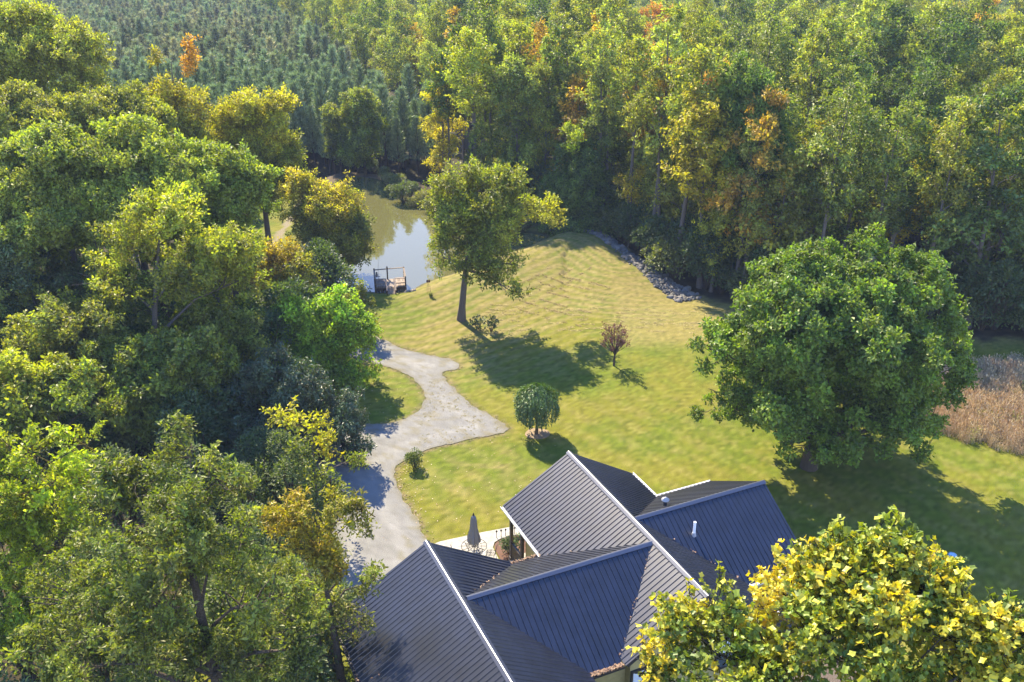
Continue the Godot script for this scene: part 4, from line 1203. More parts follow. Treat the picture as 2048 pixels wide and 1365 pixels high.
# ================================================================ the dock
func dock() -> void:
	var o := thing("dock", "small weathered wooden dock with railings and a ramp at the pond's near shore", "dock", Vector3(-9.72, 0.0, -69.55), deg_to_rad(10.0))
	var grey := Color(0.33, 0.27, 0.21)
	var dark := Color(0.09, 0.06, 0.045)
	rng.seed = 12
	var s := Shape.new()
	var w := 1.18
	var d := 0.9
	for x in [-w, w]:
		for z in [-d, d]:
			s = Shape.new()
			s.box(Vector3(x - 0.055, -0.9, z - 0.055), Vector3(x + 0.055, 1.74 if z < 0 else 1.56, z + 0.055), dark)
			put("post", s.mesh(), mat["weathered_wood"], o)
	s = Shape.new()
	s.box(Vector3(-0.2, -0.9, -d - 0.05), Vector3(-0.09, 1.85, -d + 0.05), dark)
	put("post", s.mesh(), mat["weathered_wood"], o)
	for x in [-0.36, 0.36]:
		s = Shape.new()
		s.box(Vector3(x - 0.05, -0.5, d - 0.05), Vector3(x + 0.05, 1.5, d + 0.05), dark)
		put("post", s.mesh(), mat["weathered_wood"], o)
	for i in 13:
		var x := -w + 0.02 + i * (2 * w / 13.0)
		s = Shape.new()
		s.box(Vector3(x, 0.74, -d), Vector3(x + 2 * w / 13.0 - 0.016, 0.775 + rnd(0, 0.006), d + 0.06), grey * rnd(0.75, 1.2))
		put("deck_board", s.mesh(), mat["weathered_wood"], o)
	s = Shape.new()
	for z in [-d, d]: s.beam(Vector3(-w, 0.64, z), Vector3(w, 0.64, z), 0.05, 0.19, dark)
	for x in [-w, w]: s.beam(Vector3(x, 0.64, -d), Vector3(x, 0.64, d), 0.05, 0.19, dark)
	put("joist", s.mesh(), mat["weathered_wood"], o)
	var rails := [[Vector3(-w, 1.62, -d), Vector3(w, 1.68, -d)], [Vector3(-w, 1.62, -d), Vector3(-w, 1.55, d)], [Vector3(w, 1.68, -d), Vector3(w, 1.58, d)], [Vector3(-w, 1.2, -d), Vector3(-w, 1.2, d)], [Vector3(w, 1.2, -d), Vector3(w, 1.2, d)]]
	for r in rails:
		s = Shape.new()
		s.beam(r[0], r[1], 0.13, 0.045, grey * 0.8)
		put("rail", s.mesh(), mat["weathered_wood"], o)
	for k in [-1.0, 1.0]:
		for y in [1.5, 1.12]:
			s = Shape.new()
			s.beam(Vector3(k * w, y, d), Vector3(k * 0.36, y - 0.02, d), 0.16, 0.045, grey)
			put("rail", s.mesh(), mat["weathered_wood"], o)
		s = Shape.new()
		s.box(Vector3(minf(k * w, k * 0.45), 1.0, d - 0.42), Vector3(maxf(k * w, k * 0.45), 1.045, d - 0.08), grey * 1.1)
		put("bench", s.mesh(), mat["weathered_wood"], o)
		s = Shape.new()
		s.beam(Vector3(k * w, 0.0, d), Vector3(k * 0.4, 0.62, d), 0.05, 0.09, dark)
		put("brace", s.mesh(), mat["weathered_wood"], o)
		s = Shape.new()
		s.beam(Vector3(k * 0.36, 1.5, d), Vector3(k * 0.33, 0.92, d + 1.15), 0.10, 0.05, grey * 1.1)
		put("ramp_rail", s.mesh(), mat["weathered_wood"], o)
		s = Shape.new()
		s.box(Vector3(k * 0.33 - 0.045, 0.1, d + 1.1), Vector3(k * 0.33 + 0.045, 0.95, d + 1.19), dark)
		put("post", s.mesh(), mat["weathered_wood"], o)
	for i in 9:
		var t := (i + 0.5) / 9.0
		s = Shape.new()
		var y := lerpf(0.75, 0.42, t)
		s.box(Vector3(-0.3, y - 0.02, d + t * 1.25 - 0.06), Vector3(0.3, y + 0.015, d + t * 1.25 + 0.06), Color(0.36, 0.29, 0.22) * rnd(0.85, 1.15))
		put("ramp_board", s.mesh(), mat["weathered_wood"], o)
	# what rests on it
	var owl := thing("bird_decoy", "small dark bird figure on the dock's left railing", "decoy", Vector3(-10.62, 1.58, -68.75))
	s = Shape.new()
	s.tube(PackedVector3Array([Vector3(0, 0, 0), Vector3(0, 0.08, 0), Vector3(0, 0.22, 0), Vector3(0, 0.31, 0)]), PackedFloat32Array([0.06, 0.095, 0.085, 0.03]), 10, Color(0.12, 0.11, 0.12), true)
	put("body", s.mesh(), mat["plain"], owl)
	s = Shape.new()
	s.tube(PackedVector3Array([Vector3(0, 0.28, 0), Vector3(0, 0.33, 0.01), Vector3(0, 0.40, 0.01), Vector3(0, 0.43, 0)]), PackedFloat32Array([0.04, 0.075, 0.06, 0.01]), 10, Color(0.03, 0.03, 0.035), true)
	put("head", s.mesh(), mat["plain"], owl)
	var rod := thing("fishing_rod", "thin fishing rod leaning on the dock's left back rail", "fishing rod", Vector3(-10.62, 0.78, -69.6))
	s = Shape.new()
	s.tube(PackedVector3Array([Vector3(0, 0, 0), Vector3(-0.03, 0.9, -0.2), Vector3(0.02, 2.1, -0.5)]), PackedFloat32Array([0.018, 0.012, 0.005]), 5, Color(0.05, 0.05, 0.06))
	put("blank", s.mesh(), mat["plain"], rod)
	s = Shape.new()
	s.tube(PackedVector3Array([Vector3(0.05, 0.45, -0.1), Vector3(0.05, 0.52, -0.12)]), PackedFloat32Array([0.05, 0.05]), 8, Color(0.2, 0.2, 0.22), true)
	put("reel", s.mesh(), mat["plain"], rod)
	# bird feeders on hooked stakes to the right of the dock
	var f := thing("feeder_stakes", "thin stakes with two small dark feeders on the bank right of the dock", "bird feeder", up_at(-6.45, -67.5))
	for k in 3:
		s = Shape.new()
		var x: float = [-0.16, 0.0, 0.14][k]
		var h: float = [0.9, 1.05, 0.6][k]
		s.tube(PackedVector3Array([Vector3(x, -0.1, 0), Vector3(x * 0.6, h, 0), Vector3(x * 0.2 + 0.05, h + 0.04, 0)]), PackedFloat32Array([0.016, 0.014, 0.012]), 5, Color(0.22, 0.13, 0.09))
		put("stake", s.mesh(), mat["plain"], f)
	for x in [-0.1, 0.06]:
		s = Shape.new()
		s.tube(PackedVector3Array([Vector3(x, 0.9, 0), Vector3(x, 0.95, 0), Vector3(x, 1.06, 0), Vector3(x, 1.12, 0)]), PackedFloat32Array([0.04, 0.075, 0.075, 0.01]), 8, Color(0.09, 0.03, 0.03), true)
		put("feeder", s.mesh(), mat["plain"], f)
	var tuft := thing("grass_tuft", "small dark tuft of grass at the foot of the feeder stakes", "grass", up_at(-6.25, -66.9))
	s = Shape.new()
	for i in 60: leaf(s, Vector3(rnd(-0.1, 0.1), 0, rnd(-0.1, 0.1)), Vector3(rnd(-0.5, 0.5), 1, rnd(-0.5, 0.5)).normalized(), ball(), rnd(0.2, 0.42), 0.03, Color(0.07, 0.10, 0.03) * rnd(0.7, 1.3))
	put("blades", s.mesh(), mat["leaf"], tuft)
	for i in 4:
		var st := Shape.new()
		st.box(Vector3(-0.10, -0.03, -0.07), Vector3(0.10, 0.08, 0.07), Color(0.38, 0.33, 0.27))
		var r := put("shore_stone", stone_mesh(40 + i), mat["stone"])
		r.position = up_at(-8.35 + i * 0.23, -68.3 - (i % 2) * 0.16)
		r.scale = Vector3.ONE * 0.16
		describe(r, "small tan stone on the bank right of the dock ramp", "stone", "small stones by the dock ramp")


# ================================================================ single trees with their own habit
func poplar() -> void:
	rng.seed = 4242
	var o := thing("tulip_poplar", "tulip poplar turning yellow, its big lobed leaves filling the lower right corner", "tree", Vector3(7.4, 0, -10.6))
	var masses := [[-4.85, 14.73, -3.00, 0.57, 0.43, 0.57, 0], [-4.23, 15.78, -3.20, 0.45, 0.68, 0.45, 0], [-3.70, 16.26, -3.00, 0.39, 0.56, 0.39, 0], [-3.48, 15.49, -2.60, 1.01, 0.72, 1.01, 0], [-2.13, 16.38, -3.20, 0.79, 0.78, 0.79, 0], [-1.38, 17.12, -3.00, 0.63, 0.65, 0.63, 0], [-0.79, 17.50, -2.80, 0.62, 0.54, 0.62, 0], [-0.20, 17.27, -2.40, 0.65, 0.58, 0.65, 0], [-1.95, 16.22, -2.20, 0.97, 0.79, 0.97, 0], [-1.08, 16.96, -2.00, 0.86, 0.76, 0.86, 0], [0.07, 16.80, -1.80, 0.81, 0.71, 0.81, 0], [0.78, 16.66, -1.60, 0.72, 0.66, 0.72, 0], [-2.68, 15.56, -1.80, 0.97, 0.59, 0.97, 0], [-0.78, 15.96, -1.40, 1.11, 0.66, 1.11, 0], [0.49, 15.93, -1.20, 0.93, 0.66, 0.93, 0], [1.37, 16.95, -1.40, 0.50, 0.55, 0.50, 0]]
	var s := Shape.new()
	limbs(s, masses, 0.24, Color(0.30, 0.26, 0.22))
	put("trunk", s.mesh(), mat["bark"], o)
	var b := bough(50, 0.95, 0.62, 0.115, 0.1, 0.9, Color(1, 1, 1), 0.25, true, true).mesh()
	var places := []
	var tints := PackedColorArray()
	for m in masses: fill_mass(places, tints, m, 0.75, 5.5, [Color.WHITE])
	var cols := [Color(0.22, 0.30, 0.03), Color(0.34, 0.38, 0.035), Color(0.58, 0.54, 0.045), Color(0.68, 0.58, 0.06), Color(0.15, 0.22, 0.03)]
	for i in tints.size():
		var y: float = 0.5 + clump.get_noise_3dv(places[i].origin * 1.3)
		var c: Color = cols[clampi(int((y * 0.8 + rng.randf() * 0.6) * 3.4 - 0.4), 0, 3)] if rng.randf() > 0.24 else cols[4]
		tints[i] = c * rnd(0.85, 1.15)
	scatter("crown", b, mat["poplar_leaf"], places, tints, o)
	# the outermost leaves, one by one
	var kinds := []
	for i in 5:
		var k := Shape.new()
		lobed_leaf(k, Vector3.ZERO, Vector3(0, 0, 1), Vector3(rnd(-0.3, 0.3), 1, 0).normalized(), 0.115 + 0.010 * i, Color.WHITE)
		k.beam(Vector3(0, 0, 0), Vector3(0, -0.02, -0.08), 0.005, 0.005, Color(0.9, 0.8, 0.4))
		kinds.append(k.mesh())
	var paints := []
	for c in [Color(0.24, 0.32, 0.03), Color(0.38, 0.40, 0.035), Color(0.60, 0.55, 0.05), Color(0.70, 0.60, 0.08), Color(0.16, 0.22, 0.03)]:
		paints.append(leafy("outer_leaf", 0.45, 0.5, Color(0.95, 0.9, 0.3), c.linear_to_srgb()))
	var eye := Vector3(0, 28, 0) - o.position
	var order := []
	for i in places.size(): order.append([places[i].origin.distance_to(eye) + rnd(0, 2.2), i])
	order.sort()
	for i in 280:
		var t: Transform3D = places[order[i % order.size()][1]]
		var out := (eye - t.origin).normalized()
		var p := t.origin + t.basis.y * 0.55 + out * rnd(0.2, 0.45) + ball() * 0.25
		var l := put("leaf", kinds[i % 5], paints[(i * 7 + i / 5) % 5], o)
		l.transform = Transform3D(upright((Vector3.UP + ball() * 0.9).normalized(), rng.randf() * TAU), p)


func weeping_tree() -> void:
	rng.seed = 818
	var o := thing("weeping_tree", "small umbrella shaped weeping tree with a round mop of dark leaves on the lawn", "tree", Vector3(1.43, 0, -47.3))
	var s := Shape.new()
	s.tube(PackedVector3Array([Vector3(0, -0.1, 0), Vector3(0.02, 0.5, 0), Vector3(-0.04, 1.4, 0.02), Vector3(0, 2.5, 0)]), PackedFloat32Array([0.12, 0.085, 0.07, 0.05]), 9, Color(0.2, 0.155, 0.11))
	for i in 9:
		var a := TAU * i / 9.0
		s.tube(PackedVector3Array([Vector3(0, 2.3, 0), Vector3(cos(a) * 0.5, 2.85, sin(a) * 0.5), Vector3(cos(a) * 1.0, 2.5, sin(a) * 1.0)]), PackedFloat32Array([0.035, 0.025, 0.012]), 5, Color(0.2, 0.155, 0.11))
	put("trunk", s.mesh(), mat["bark"], o)
	s = Shape.new()
	for i in 420:
		var a := rng.randf() * TAU
		var reach := rnd(0.35, 1.22) if i % 3 else rnd(1.0, 1.28)
		var low := rnd(1.05, 1.5) + (0.0 if reach > 0.9 else 0.4)
		var top := 3.15 - reach * reach * 0.42 + rnd(-0.15, 0.22)
		for k in 26:
			var q := k / 25.0
			var x := reach * minf(1.0, q * 2.6) + 0.06 * sin(q * 9.0 + a * 3.0)
			var y := top - (0.0 if q < 0.35 else pow((q - 0.35) / 0.65, 1.1) * (top - low)) - (0.35 - minf(q, 0.35)) * 0.3
			var p := Vector3(cos(a) * x, y, sin(a) * x) + ball() * 0.05
			var dir := (Vector3(cos(a), -1.1, sin(a)) + ball() * 0.8).normalized()
			leaf(s, p, dir, (Vector3(cos(a), 0.7, sin(a)) + ball() * 0.6).normalized(), rnd(0.10, 0.16), 0.09, Color(0.10, 0.155, 0.028) * rnd(0.65, 1.35))
	put("crown", s.mesh(), mat["gloss_leaf"], o)
	var m := slab([0.75, -47.2, 1.0, -47.8, 1.5, -47.95, 2.1, -47.7, 2.2, -47.2, 1.8, -46.8, 1.1, -46.8], -0.1, 0.035, Color(0.20, 0.15, 0.09), 3)
	describe(put("mulch_ring", m, mat["stone"]), "round patch of bare tan mulch under the weeping tree", "mulch", "", "structure")


func purple_tree() -> void:
	rng.seed = 919
	var o := thing("purple_leaf_tree", "small vase shaped tree with thin purplish leaves on the lawn", "tree", up_at(6.85, -56.3))
	var bark := Color(0.14, 0.10, 0.09)
	var s := Shape.new()
	s.tube(PackedVector3Array([Vector3(0, -0.1, 0), Vector3(0.0, 0.4, 0), Vector3(0.03, 0.95, 0)]), PackedFloat32Array([0.085, 0.06, 0.055]), 8, bark)
	var l := Shape.new()
	for i in 34:
		var a := TAU * i / 34.0 * 3.0 + rnd(-0.3, 0.3)
		var r := rnd(0.15, 0.95)
		var h := rnd(1.9, 3.35) - r * 0.5
		var end := Vector3(cos(a) * r, h, sin(a) * r)
		var root := Vector3(0.02, rnd(0.7, 1.1), 0)
		var mid := root.lerp(end, 0.5) + Vector3(cos(a), 0, sin(a)) * 0.10
		s.tube(PackedVector3Array([root, mid, end]), PackedFloat32Array([0.026, 0.016, 0.005]), 4, bark)
		for k in 5:
			var from := mid.lerp(end, rng.randf())
			var to := from + (Vector3(cos(a), 1.2, sin(a)) + ball() * 0.8).normalized() * rnd(0.2, 0.5)
			s.tube(PackedVector3Array([from, to]), PackedFloat32Array([0.009, 0.004]), 3, bark)
			for j in 13:
				var p := from.lerp(to, rng.randf() * 1.05) + ball() * 0.05
				leaf(l, p, (ball() + Vector3(0, 0.3, 0)).normalized(), ball(), rnd(0.07, 0.12), 0.05, Color(0.13, 0.055, 0.05).lerp(Color(0.21, 0.10, 0.06), rng.randf()))
	put("trunk", s.mesh(), mat["bark"], o)
	put("crown", l.mesh(), mat["purple_leaf"], o)


func bush_shape(seed_: int, r: float, h: float, n: int, leaf_long: float, tone: Color) -> Shape:
	rng.seed = seed_
	var s := Shape.new()
	for i in 14:
		var a := rng.randf() * TAU
		s.tube(PackedVector3Array([Vector3(cos(a) * 0.05, -0.05, sin(a) * 0.05), Vector3(cos(a) * r * 0.6, h * rnd(0.5, 0.8), sin(a) * r * 0.6)]), PackedFloat32Array([0.02 * h, 0.006 * h]), 4, Color(0.12, 0.09, 0.06))
	var lobes := []
	for i in 12:
		var q := ball()
		lobes.append([Vector3(q.x * r * 0.6, h * 0.52 + q.y * h * 0.28, q.z * r * 0.6), rnd(0.35, 0.55)])
	for i in n:
		var e: Array = lobes[i % 12]
		var d := ball()
		if d.y < -0.4: d.y = -d.y
		var p: Vector3 = e[0] + Vector3(d.x * r, d.y * h * 0.5, d.z * r) * e[1] * (0.55 + 0.5 * sqrt(rng.randf()))
		if p.y < 0.03: continue
		var k := rnd(0.65, 1.35)
		leaf(s, p, (d + ball() * 0.8).normalized(), (d + Vector3.UP + ball() * 0.7).normalized(), leaf_long * rnd(0.7, 1.2), leaf_long * 0.5, Color(tone.r * k, tone.g * k, tone.b * k))
	return s


func shrubs() -> void:
	var o := thing("shrub", "small round green shrub on the lawn corner where the drive bends", "shrub", Vector3(-5.35, 0, -43.7))
	put("foliage", bush_shape(61, 0.52, 1.15, 1500, 0.10, Color(0.13, 0.165, 0.03)).mesh(), mat["leaf"], o)
	o = thing("shrub", "grey-green leafy shrub in the mulch bed by the porch", "shrub", Vector3(-0.1, 0.03, -36.15))
	put("foliage", bush_shape(62, 0.48, 0.85, 1300, 0.11, Color(0.12, 0.15, 0.07)).mesh(), mat["leaf"], o)
	for e in [[-2.5, -62.1, 0.75, "left of two thin saplings at the foot of the leaning lone tree"], [-1.5, -61.8, 1.0, "right, taller of two thin saplings at the foot of the leaning lone tree"]]:
		o = thing("sapling", e[3], "sapling", up_at(e[0], e[1]), 0.0, "saplings by the lone tree")
		put("foliage", bush_shape(63 + int(e[2] * 10), 0.55, e[2] * 1.25, 170, 0.22, Color(0.07, 0.09, 0.02)).mesh(), mat["gloss_leaf"], o)
	o = thing("islet_grass", "grassy clump on a dark islet in the far part of the pond", "grass clump", Vector3(-16.7, WATER - 0.05, -95.7))
	var s := Shape.new()
	rng.seed = 9
	for i in 500:
		var a := rng.randf() * TAU
		var r := sqrt(rng.randf()) * 0.62
		leaf(s, Vector3(cos(a) * r * 1.1, 0.12, sin(a) * r * 0.8), Vector3(rnd(-0.4, 0.4), 1, rnd(-0.4, 0.4)).normalized(), ball(), rnd(0.4, 1.15) * (1.0 - r * 0.6), 0.06, Color(0.16, 0.2, 0.06) * rnd(0.7, 1.3))
	put("blades", s.mesh(), mat["leaf"], o)
	var m := put("soil", stone_mesh(3), mat["stone"], o)
	m.scale = Vector3(0.95, 0.22, 0.65)
	# brush and young pines along the pond's right bank
	var b := [bush_shape(71, 0.9, 1.5, 1100, 0.17, Color(0.17, 0.19, 0.06)).mesh(), bush_shape(72, 1.0, 1.2, 1000, 0.19, Color(0.24, 0.23, 0.07)).mesh(), bush_shape(73, 1.1, 2.0, 1300, 0.20, Color(0.11, 0.14, 0.05)).mesh()]
	rng.seed = 15
	var tones := ["olive", "yellowish", "dark green"]
	var bank := [[-12.6, -95.5], [-13.2, -99.5], [-11.2, -93.3], [-12.0, -97.2], [-9.8, -92.0], [-10.6, -94.6], [-8.2, -90.2], [-8.8, -92.6], [-6.4, -88.4], [-6.6, -90.6], [-4.3, -86.6], [-3.2, -85.2], [-1.4, -84.2], [0.4, -83.6], [-4.6, -88.2], [-14.2, -102.0], [-12.4, -101.0], [-16.0, -104.6], [1.6, -84.4], [-0.4, -86.2]]
	for i in bank.size():
		var k := i % 3
		var p: Array = bank[i]
		o = thing("bank_shrub", "%s shrub in the brush along the pond's right bank" % tones[k], "shrub", up_at(p[0], p[1]), rng.randf() * TAU, "shrubs along the pond's right bank")
		o.scale = Vector3.ONE * rnd(0.8, 1.35)
		put("foliage", b[k], mat["leaf"], o)
	# dark understory along the edge of the woods
	var u := [bush_shape(81, 2.2, 4.2, 3200, 0.27, Color(0.10, 0.14, 0.04)).mesh(), bush_shape(82, 2.0, 5.4, 3600, 0.27, Color(0.09, 0.13, 0.042)).mesh(), bush_shape(83, 2.4, 3.2, 2600, 0.27, Color(0.15, 0.17, 0.045)).mesh()]
	rng.seed = 16
	for i in 64:
		var t := i / 63.0
		var x := lerpf(-1.0, 47.0, t) + rnd(-0.6, 0.6)
		var row := i % 2
		var z := woods_edge(x) - 2.2 - row * 3.0 + rnd(-0.8, 0.8)
		o = thing("understory_shrub", "%s leafy undergrowth at the edge of the woods %s" % [["dark green", "deep green", "olive"][i % 3], "behind the riprap" if x < 14.0 else ("behind the shade maple" if x < 28.0 else "behind the dry meadow")], "shrub", up_at(x, z), rng.randf() * TAU, "undergrowth along the edge of the woods")
		o.scale = Vector3.ONE * rnd(0.75, 1.25)
		put("foliage", u[i % 3], mat["leaf"], o)
	# brush under the left woods
	for i in 60:
		var x := rnd(-36.0, -10.5)
		var z := rnd(-67.0, -40.0)
		if z > -64.0 and x > -15.0 and not (z < -57.0 or (z > -48.0 and z < -46.0)): x -= 5.0
		if z < -56.0 and x > -13.5: x -= 3.0
		o = thing("understory_shrub", "%s leafy undergrowth beneath the left woods" % ["dark green", "deep green", "olive"][i % 3], "shrub", up_at(x, z), rng.randf() * TAU, "undergrowth beneath the left woods")
		o.scale = Vector3.ONE * rnd(0.7, 1.1)
		put("foliage", u[i % 3], mat["leaf"], o)


func low_brush() -> void:
	# brush beneath the big oak, between it, the drive and the house
	rng.seed = 17
	var u := [bush_shape(84, 1.9, 4.4, 2600, 0.19, Color(0.10, 0.14, 0.04)).mesh(), bush_shape(85, 1.7, 5.2, 2800, 0.18, Color(0.12, 0.155, 0.035)).mesh()]
	var spots := [[-9.2, -30.5], [-10.8, -27.5], [-8.4, -25.5], [-12.4, -31.5], [-13.2, -28.0], [-14.2, -34.0], [-11.2, -34.5], [-15.8, -30.0], [-10.0, -23.0], [-12.8, -24.5], [-7.2, -22.0], [-15.5, -26.0], [-17.6, -33.0], [-13.0, -37.5], [-15.5, -38.0], [-11.5, -39.5], [-13.5, -41.0], [-9.6, -37.0], [-7.6, -28.5], [-9.4, -20.0], [-12.0, -20.5], [-18.5, -37.0], [-16.8, -41.5], [-15.0, -22.0], [-17.5, -24.0], [-14.0, -18.5], [-17.0, -19.5], [-19.5, -28.5], [-20.5, -23.5], [-11.0, -17.0]]
	for i in spots.size():
		var p: Array = spots[i]
		var o := thing("low_brush", "leafy green brush beneath the big oak left of the house", "shrub", up_at(p[0], p[1]), rng.randf() * TAU, "brush beneath the big oak")
		o.scale = Vector3.ONE * rnd(0.75, 1.1)
		put("foliage", u[i % 2], mat["leaf"], o)


# ================================================================ the pine plantation
func pine_shapes(seed_: int, h: float, r: float) -> Array:
	rng.seed = seed_
	var t := Shape.new()
	t.tube(PackedVector3Array([Vector3(0, -0.3, 0), Vector3(0.04, h * 0.5, 0), Vector3(0, h * 0.98, 0)]), PackedFloat32Array([0.13, 0.09, 0.02]), 6, Color(0.17, 0.12, 0.09))
	var s := Shape.new()
	var tiers := 13
	for i in tiers:
		var q := float(i) / (tiers - 1)
		var y := lerpf(h * 0.28, h * 0.97, q)
		var reach := r * pow(1.0 - q, 0.75) + 0.15
		var n := int(lerpf(8, 4, q))
		for k in n:
			var a := TAU * k / n + i * 1.3 + rnd(-0.3, 0.3)
			var out := Vector3(cos(a), 0, sin(a))
			for j in 3:
				var p := Vector3(0, y, 0) + out * reach * (0.4 + 0.3 * j) * rnd(0.85, 1.15) + Vector3(0, 0.22 * j - 0.1, 0)
				for e in 7:
					var dir := (out * 0.5 + Vector3(0, 0.95, 0) + ball() * 0.75).normalized()
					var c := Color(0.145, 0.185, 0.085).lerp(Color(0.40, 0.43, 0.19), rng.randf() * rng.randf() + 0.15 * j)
					var side := dir.cross(ball()).normalized() * 0.085
					s.tri(p - side, p + dir * rnd(0.40, 0.7), p + side, ball(), c)
	return [t.mesh(), s.mesh()]


func pines() -> void:
	var kinds := [pine_shapes(301, 8.6, 1.25), pine_shapes(302, 9.2, 1.1), pine_shapes(303, 7.9, 1.35)]
	var spots := []
	rng.seed = 304
	var z := -107.5
	while z > -330.0:
		var edge := pine_edge(z)
		var x := -0.60 * absf(z) - 22.0
		while x < edge:
			spots.append(Vector2(x + rnd(-0.85, 0.85), z + rnd(-0.9, 0.9)))
			x += 2.15
		z -= 2.2
	# and the part of the plantation behind the trees on the pond's left bank
	z = -100.0
	while z > -107.0:
		var x := -70.0
		while x < -34.0:
			spots.append(Vector2(x + rnd(-0.5, 0.5), z))
			x += 2.5
		z -= 2.4
	spots.sort_custom(func(a, b): return a.length() < b.length())
	var single := 0
	var places := [[], [], []]
	var tints := [PackedColorArray(), PackedColorArray(), PackedColorArray()]
	var proto := []
	for k in 3:
		proto.append(null)
	for i in spots.size():
		var p: Vector2 = spots[i]
		var k := rng.randi() % 3
		var size := rnd(0.70, 1.2)
		var turn := rng.randf() * TAU
		var seen := p.x > -0.56 * absf(p.y) - 3.0
		if seen and single < 300:
			var o: Node3D
			if proto[k] == null:
				o = thing("pine_tree", "", "pine", Vector3.ZERO, 0.0, "young pines at the front of the plantation")
				put("trunk", kinds[k][0], mat["bark"], o)
				put("crown", kinds[k][1], mat["needle"], o)
				proto[k] = o
			else:
				o = proto[k].duplicate()
				o.name = numbered("pine_tree")
				add_child(o, true)
			o.set_meta("label", "young dark green pine %s of the plantation beyond the pond" % ("in the front rows" if p.y > -116.0 else "in the nearer rows, left part" if p.x < -45.0 else "in the nearer rows, right part"))
			o.position = up_at(p.x, p.y)
			o.rotation.y = turn
			o.scale = Vector3.ONE * size
			single += 1
		else:
			places[k].append(Transform3D(Basis(Vector3.UP, turn).scaled(Vector3.ONE * size), up_at(p.x, p.y)))
			var v := rnd(0.55, 1.35)
			tints[k].append(Color(v * rnd(0.95, 1.35), v, v * rnd(0.9, 1.1)))
	var rest := thing("pine_plantation", "dense even-aged young pine plantation covering the slope beyond the pond", "pine forest")
	rest.set_meta("kind", "stuff")
	for k in 3:
		scatter("trunk" if k == 0 else "trunk_%03d" % k, kinds[k][0], mat["bark"], places[k], tints[k], rest)
		scatter("crown" if k == 0 else "crown_%03d" % k, kinds[k][1], mat["needle"], places[k], tints[k], rest)


func pine_edge(z: float) -> float:   # where the plantation meets the hardwoods
	var line := [-100.0, -9.0, -112.0, -9.0, -124.0, -17.0, -200.0, -43.0, -253.0, -66.0, -340.0, -104.0]
	for i in range(0, line.size() - 3, 2):
		if z >= line[i + 2]: return lerpf(line[i + 1], line[i + 3], clampf((line[i] - z) / (line[i] - line[i + 2]), 0, 1))
	return -104.0


# ================================================================ the hardwoods
func wood_shapes(seed_: int, h: float, r: float, low: float, narrow: float, loose: float) -> Array:
	rng.seed = seed_
	var set_ := []
	for i in 3:
		var b := bough(38, 1.4, 0.85, 0.28, 0.165, 0.7, Color(0.215, 0.235, 0.048), 0.5, false)
		var tones := []
		for k in 5:
			var t := PackedColorArray(b.c)
			var v := 0.62 + 0.19 * k
			var w := rnd(0.94, 1.1)
			for j in t.size(): t[j] = Color(t[j].r * v * w, t[j].g * v, t[j].b * v)
			tones.append(t)
		set_.append([b, tones])
	var masses := []
	var n := 12
	for i in n:
		var q := (i + 0.5) / n
		var y := lerpf(h * low, h * 0.94, q)
		var wide := r * (sin(PI * pow(clampf(q * 0.85 + 0.12, 0, 1), narrow)) * 0.75 + 0.25)
		var a := i * 2.4 + rnd(-0.5, 0.5)
		var size := wide * rnd(0.42, 0.62)
		masses.append([cos(a) * wide * 0.55, y, sin(a) * wide * 0.55, size, size * 0.85, size, 0])
	var t := Shape.new()
	limbs(t, masses, h * 0.011 + 0.02, Color(0.28, 0.25, 0.21))
	var s := Shape.new()
	for m in masses:
		var c := Vector3(m[0], m[1], m[2])
		var count := int(8.0 + m[3] * m[3] * 7.0 * loose)
		var tone := rng.randi() % 3
		for k in count:
			var d := ball()
			if d.y < -0.3 and rng.randf() < 0.6: d.y = -d.y
			var p := c + Vector3(d.x * m[3], d.y * m[4], d.z * m[5]) * (0.35 + 0.7 * sqrt(rng.randf()))
			var out := (d + Vector3(0, 0.4, 0) + (p - Vector3(0, p.y - 0.5, 0)).normalized() * 0.4).normalized()
			var e: Array = set_[k % 3]
			var sc := rnd(0.7, 1.05)
			s.add(e[0], Transform3D(upright(out, rng.randf() * TAU).scaled(Vector3.ONE * sc), p - out * 0.6), e[1][clampi(tone + rng.randi() % 3, 0, 4)])
	return [t.mesh(), s.mesh()]


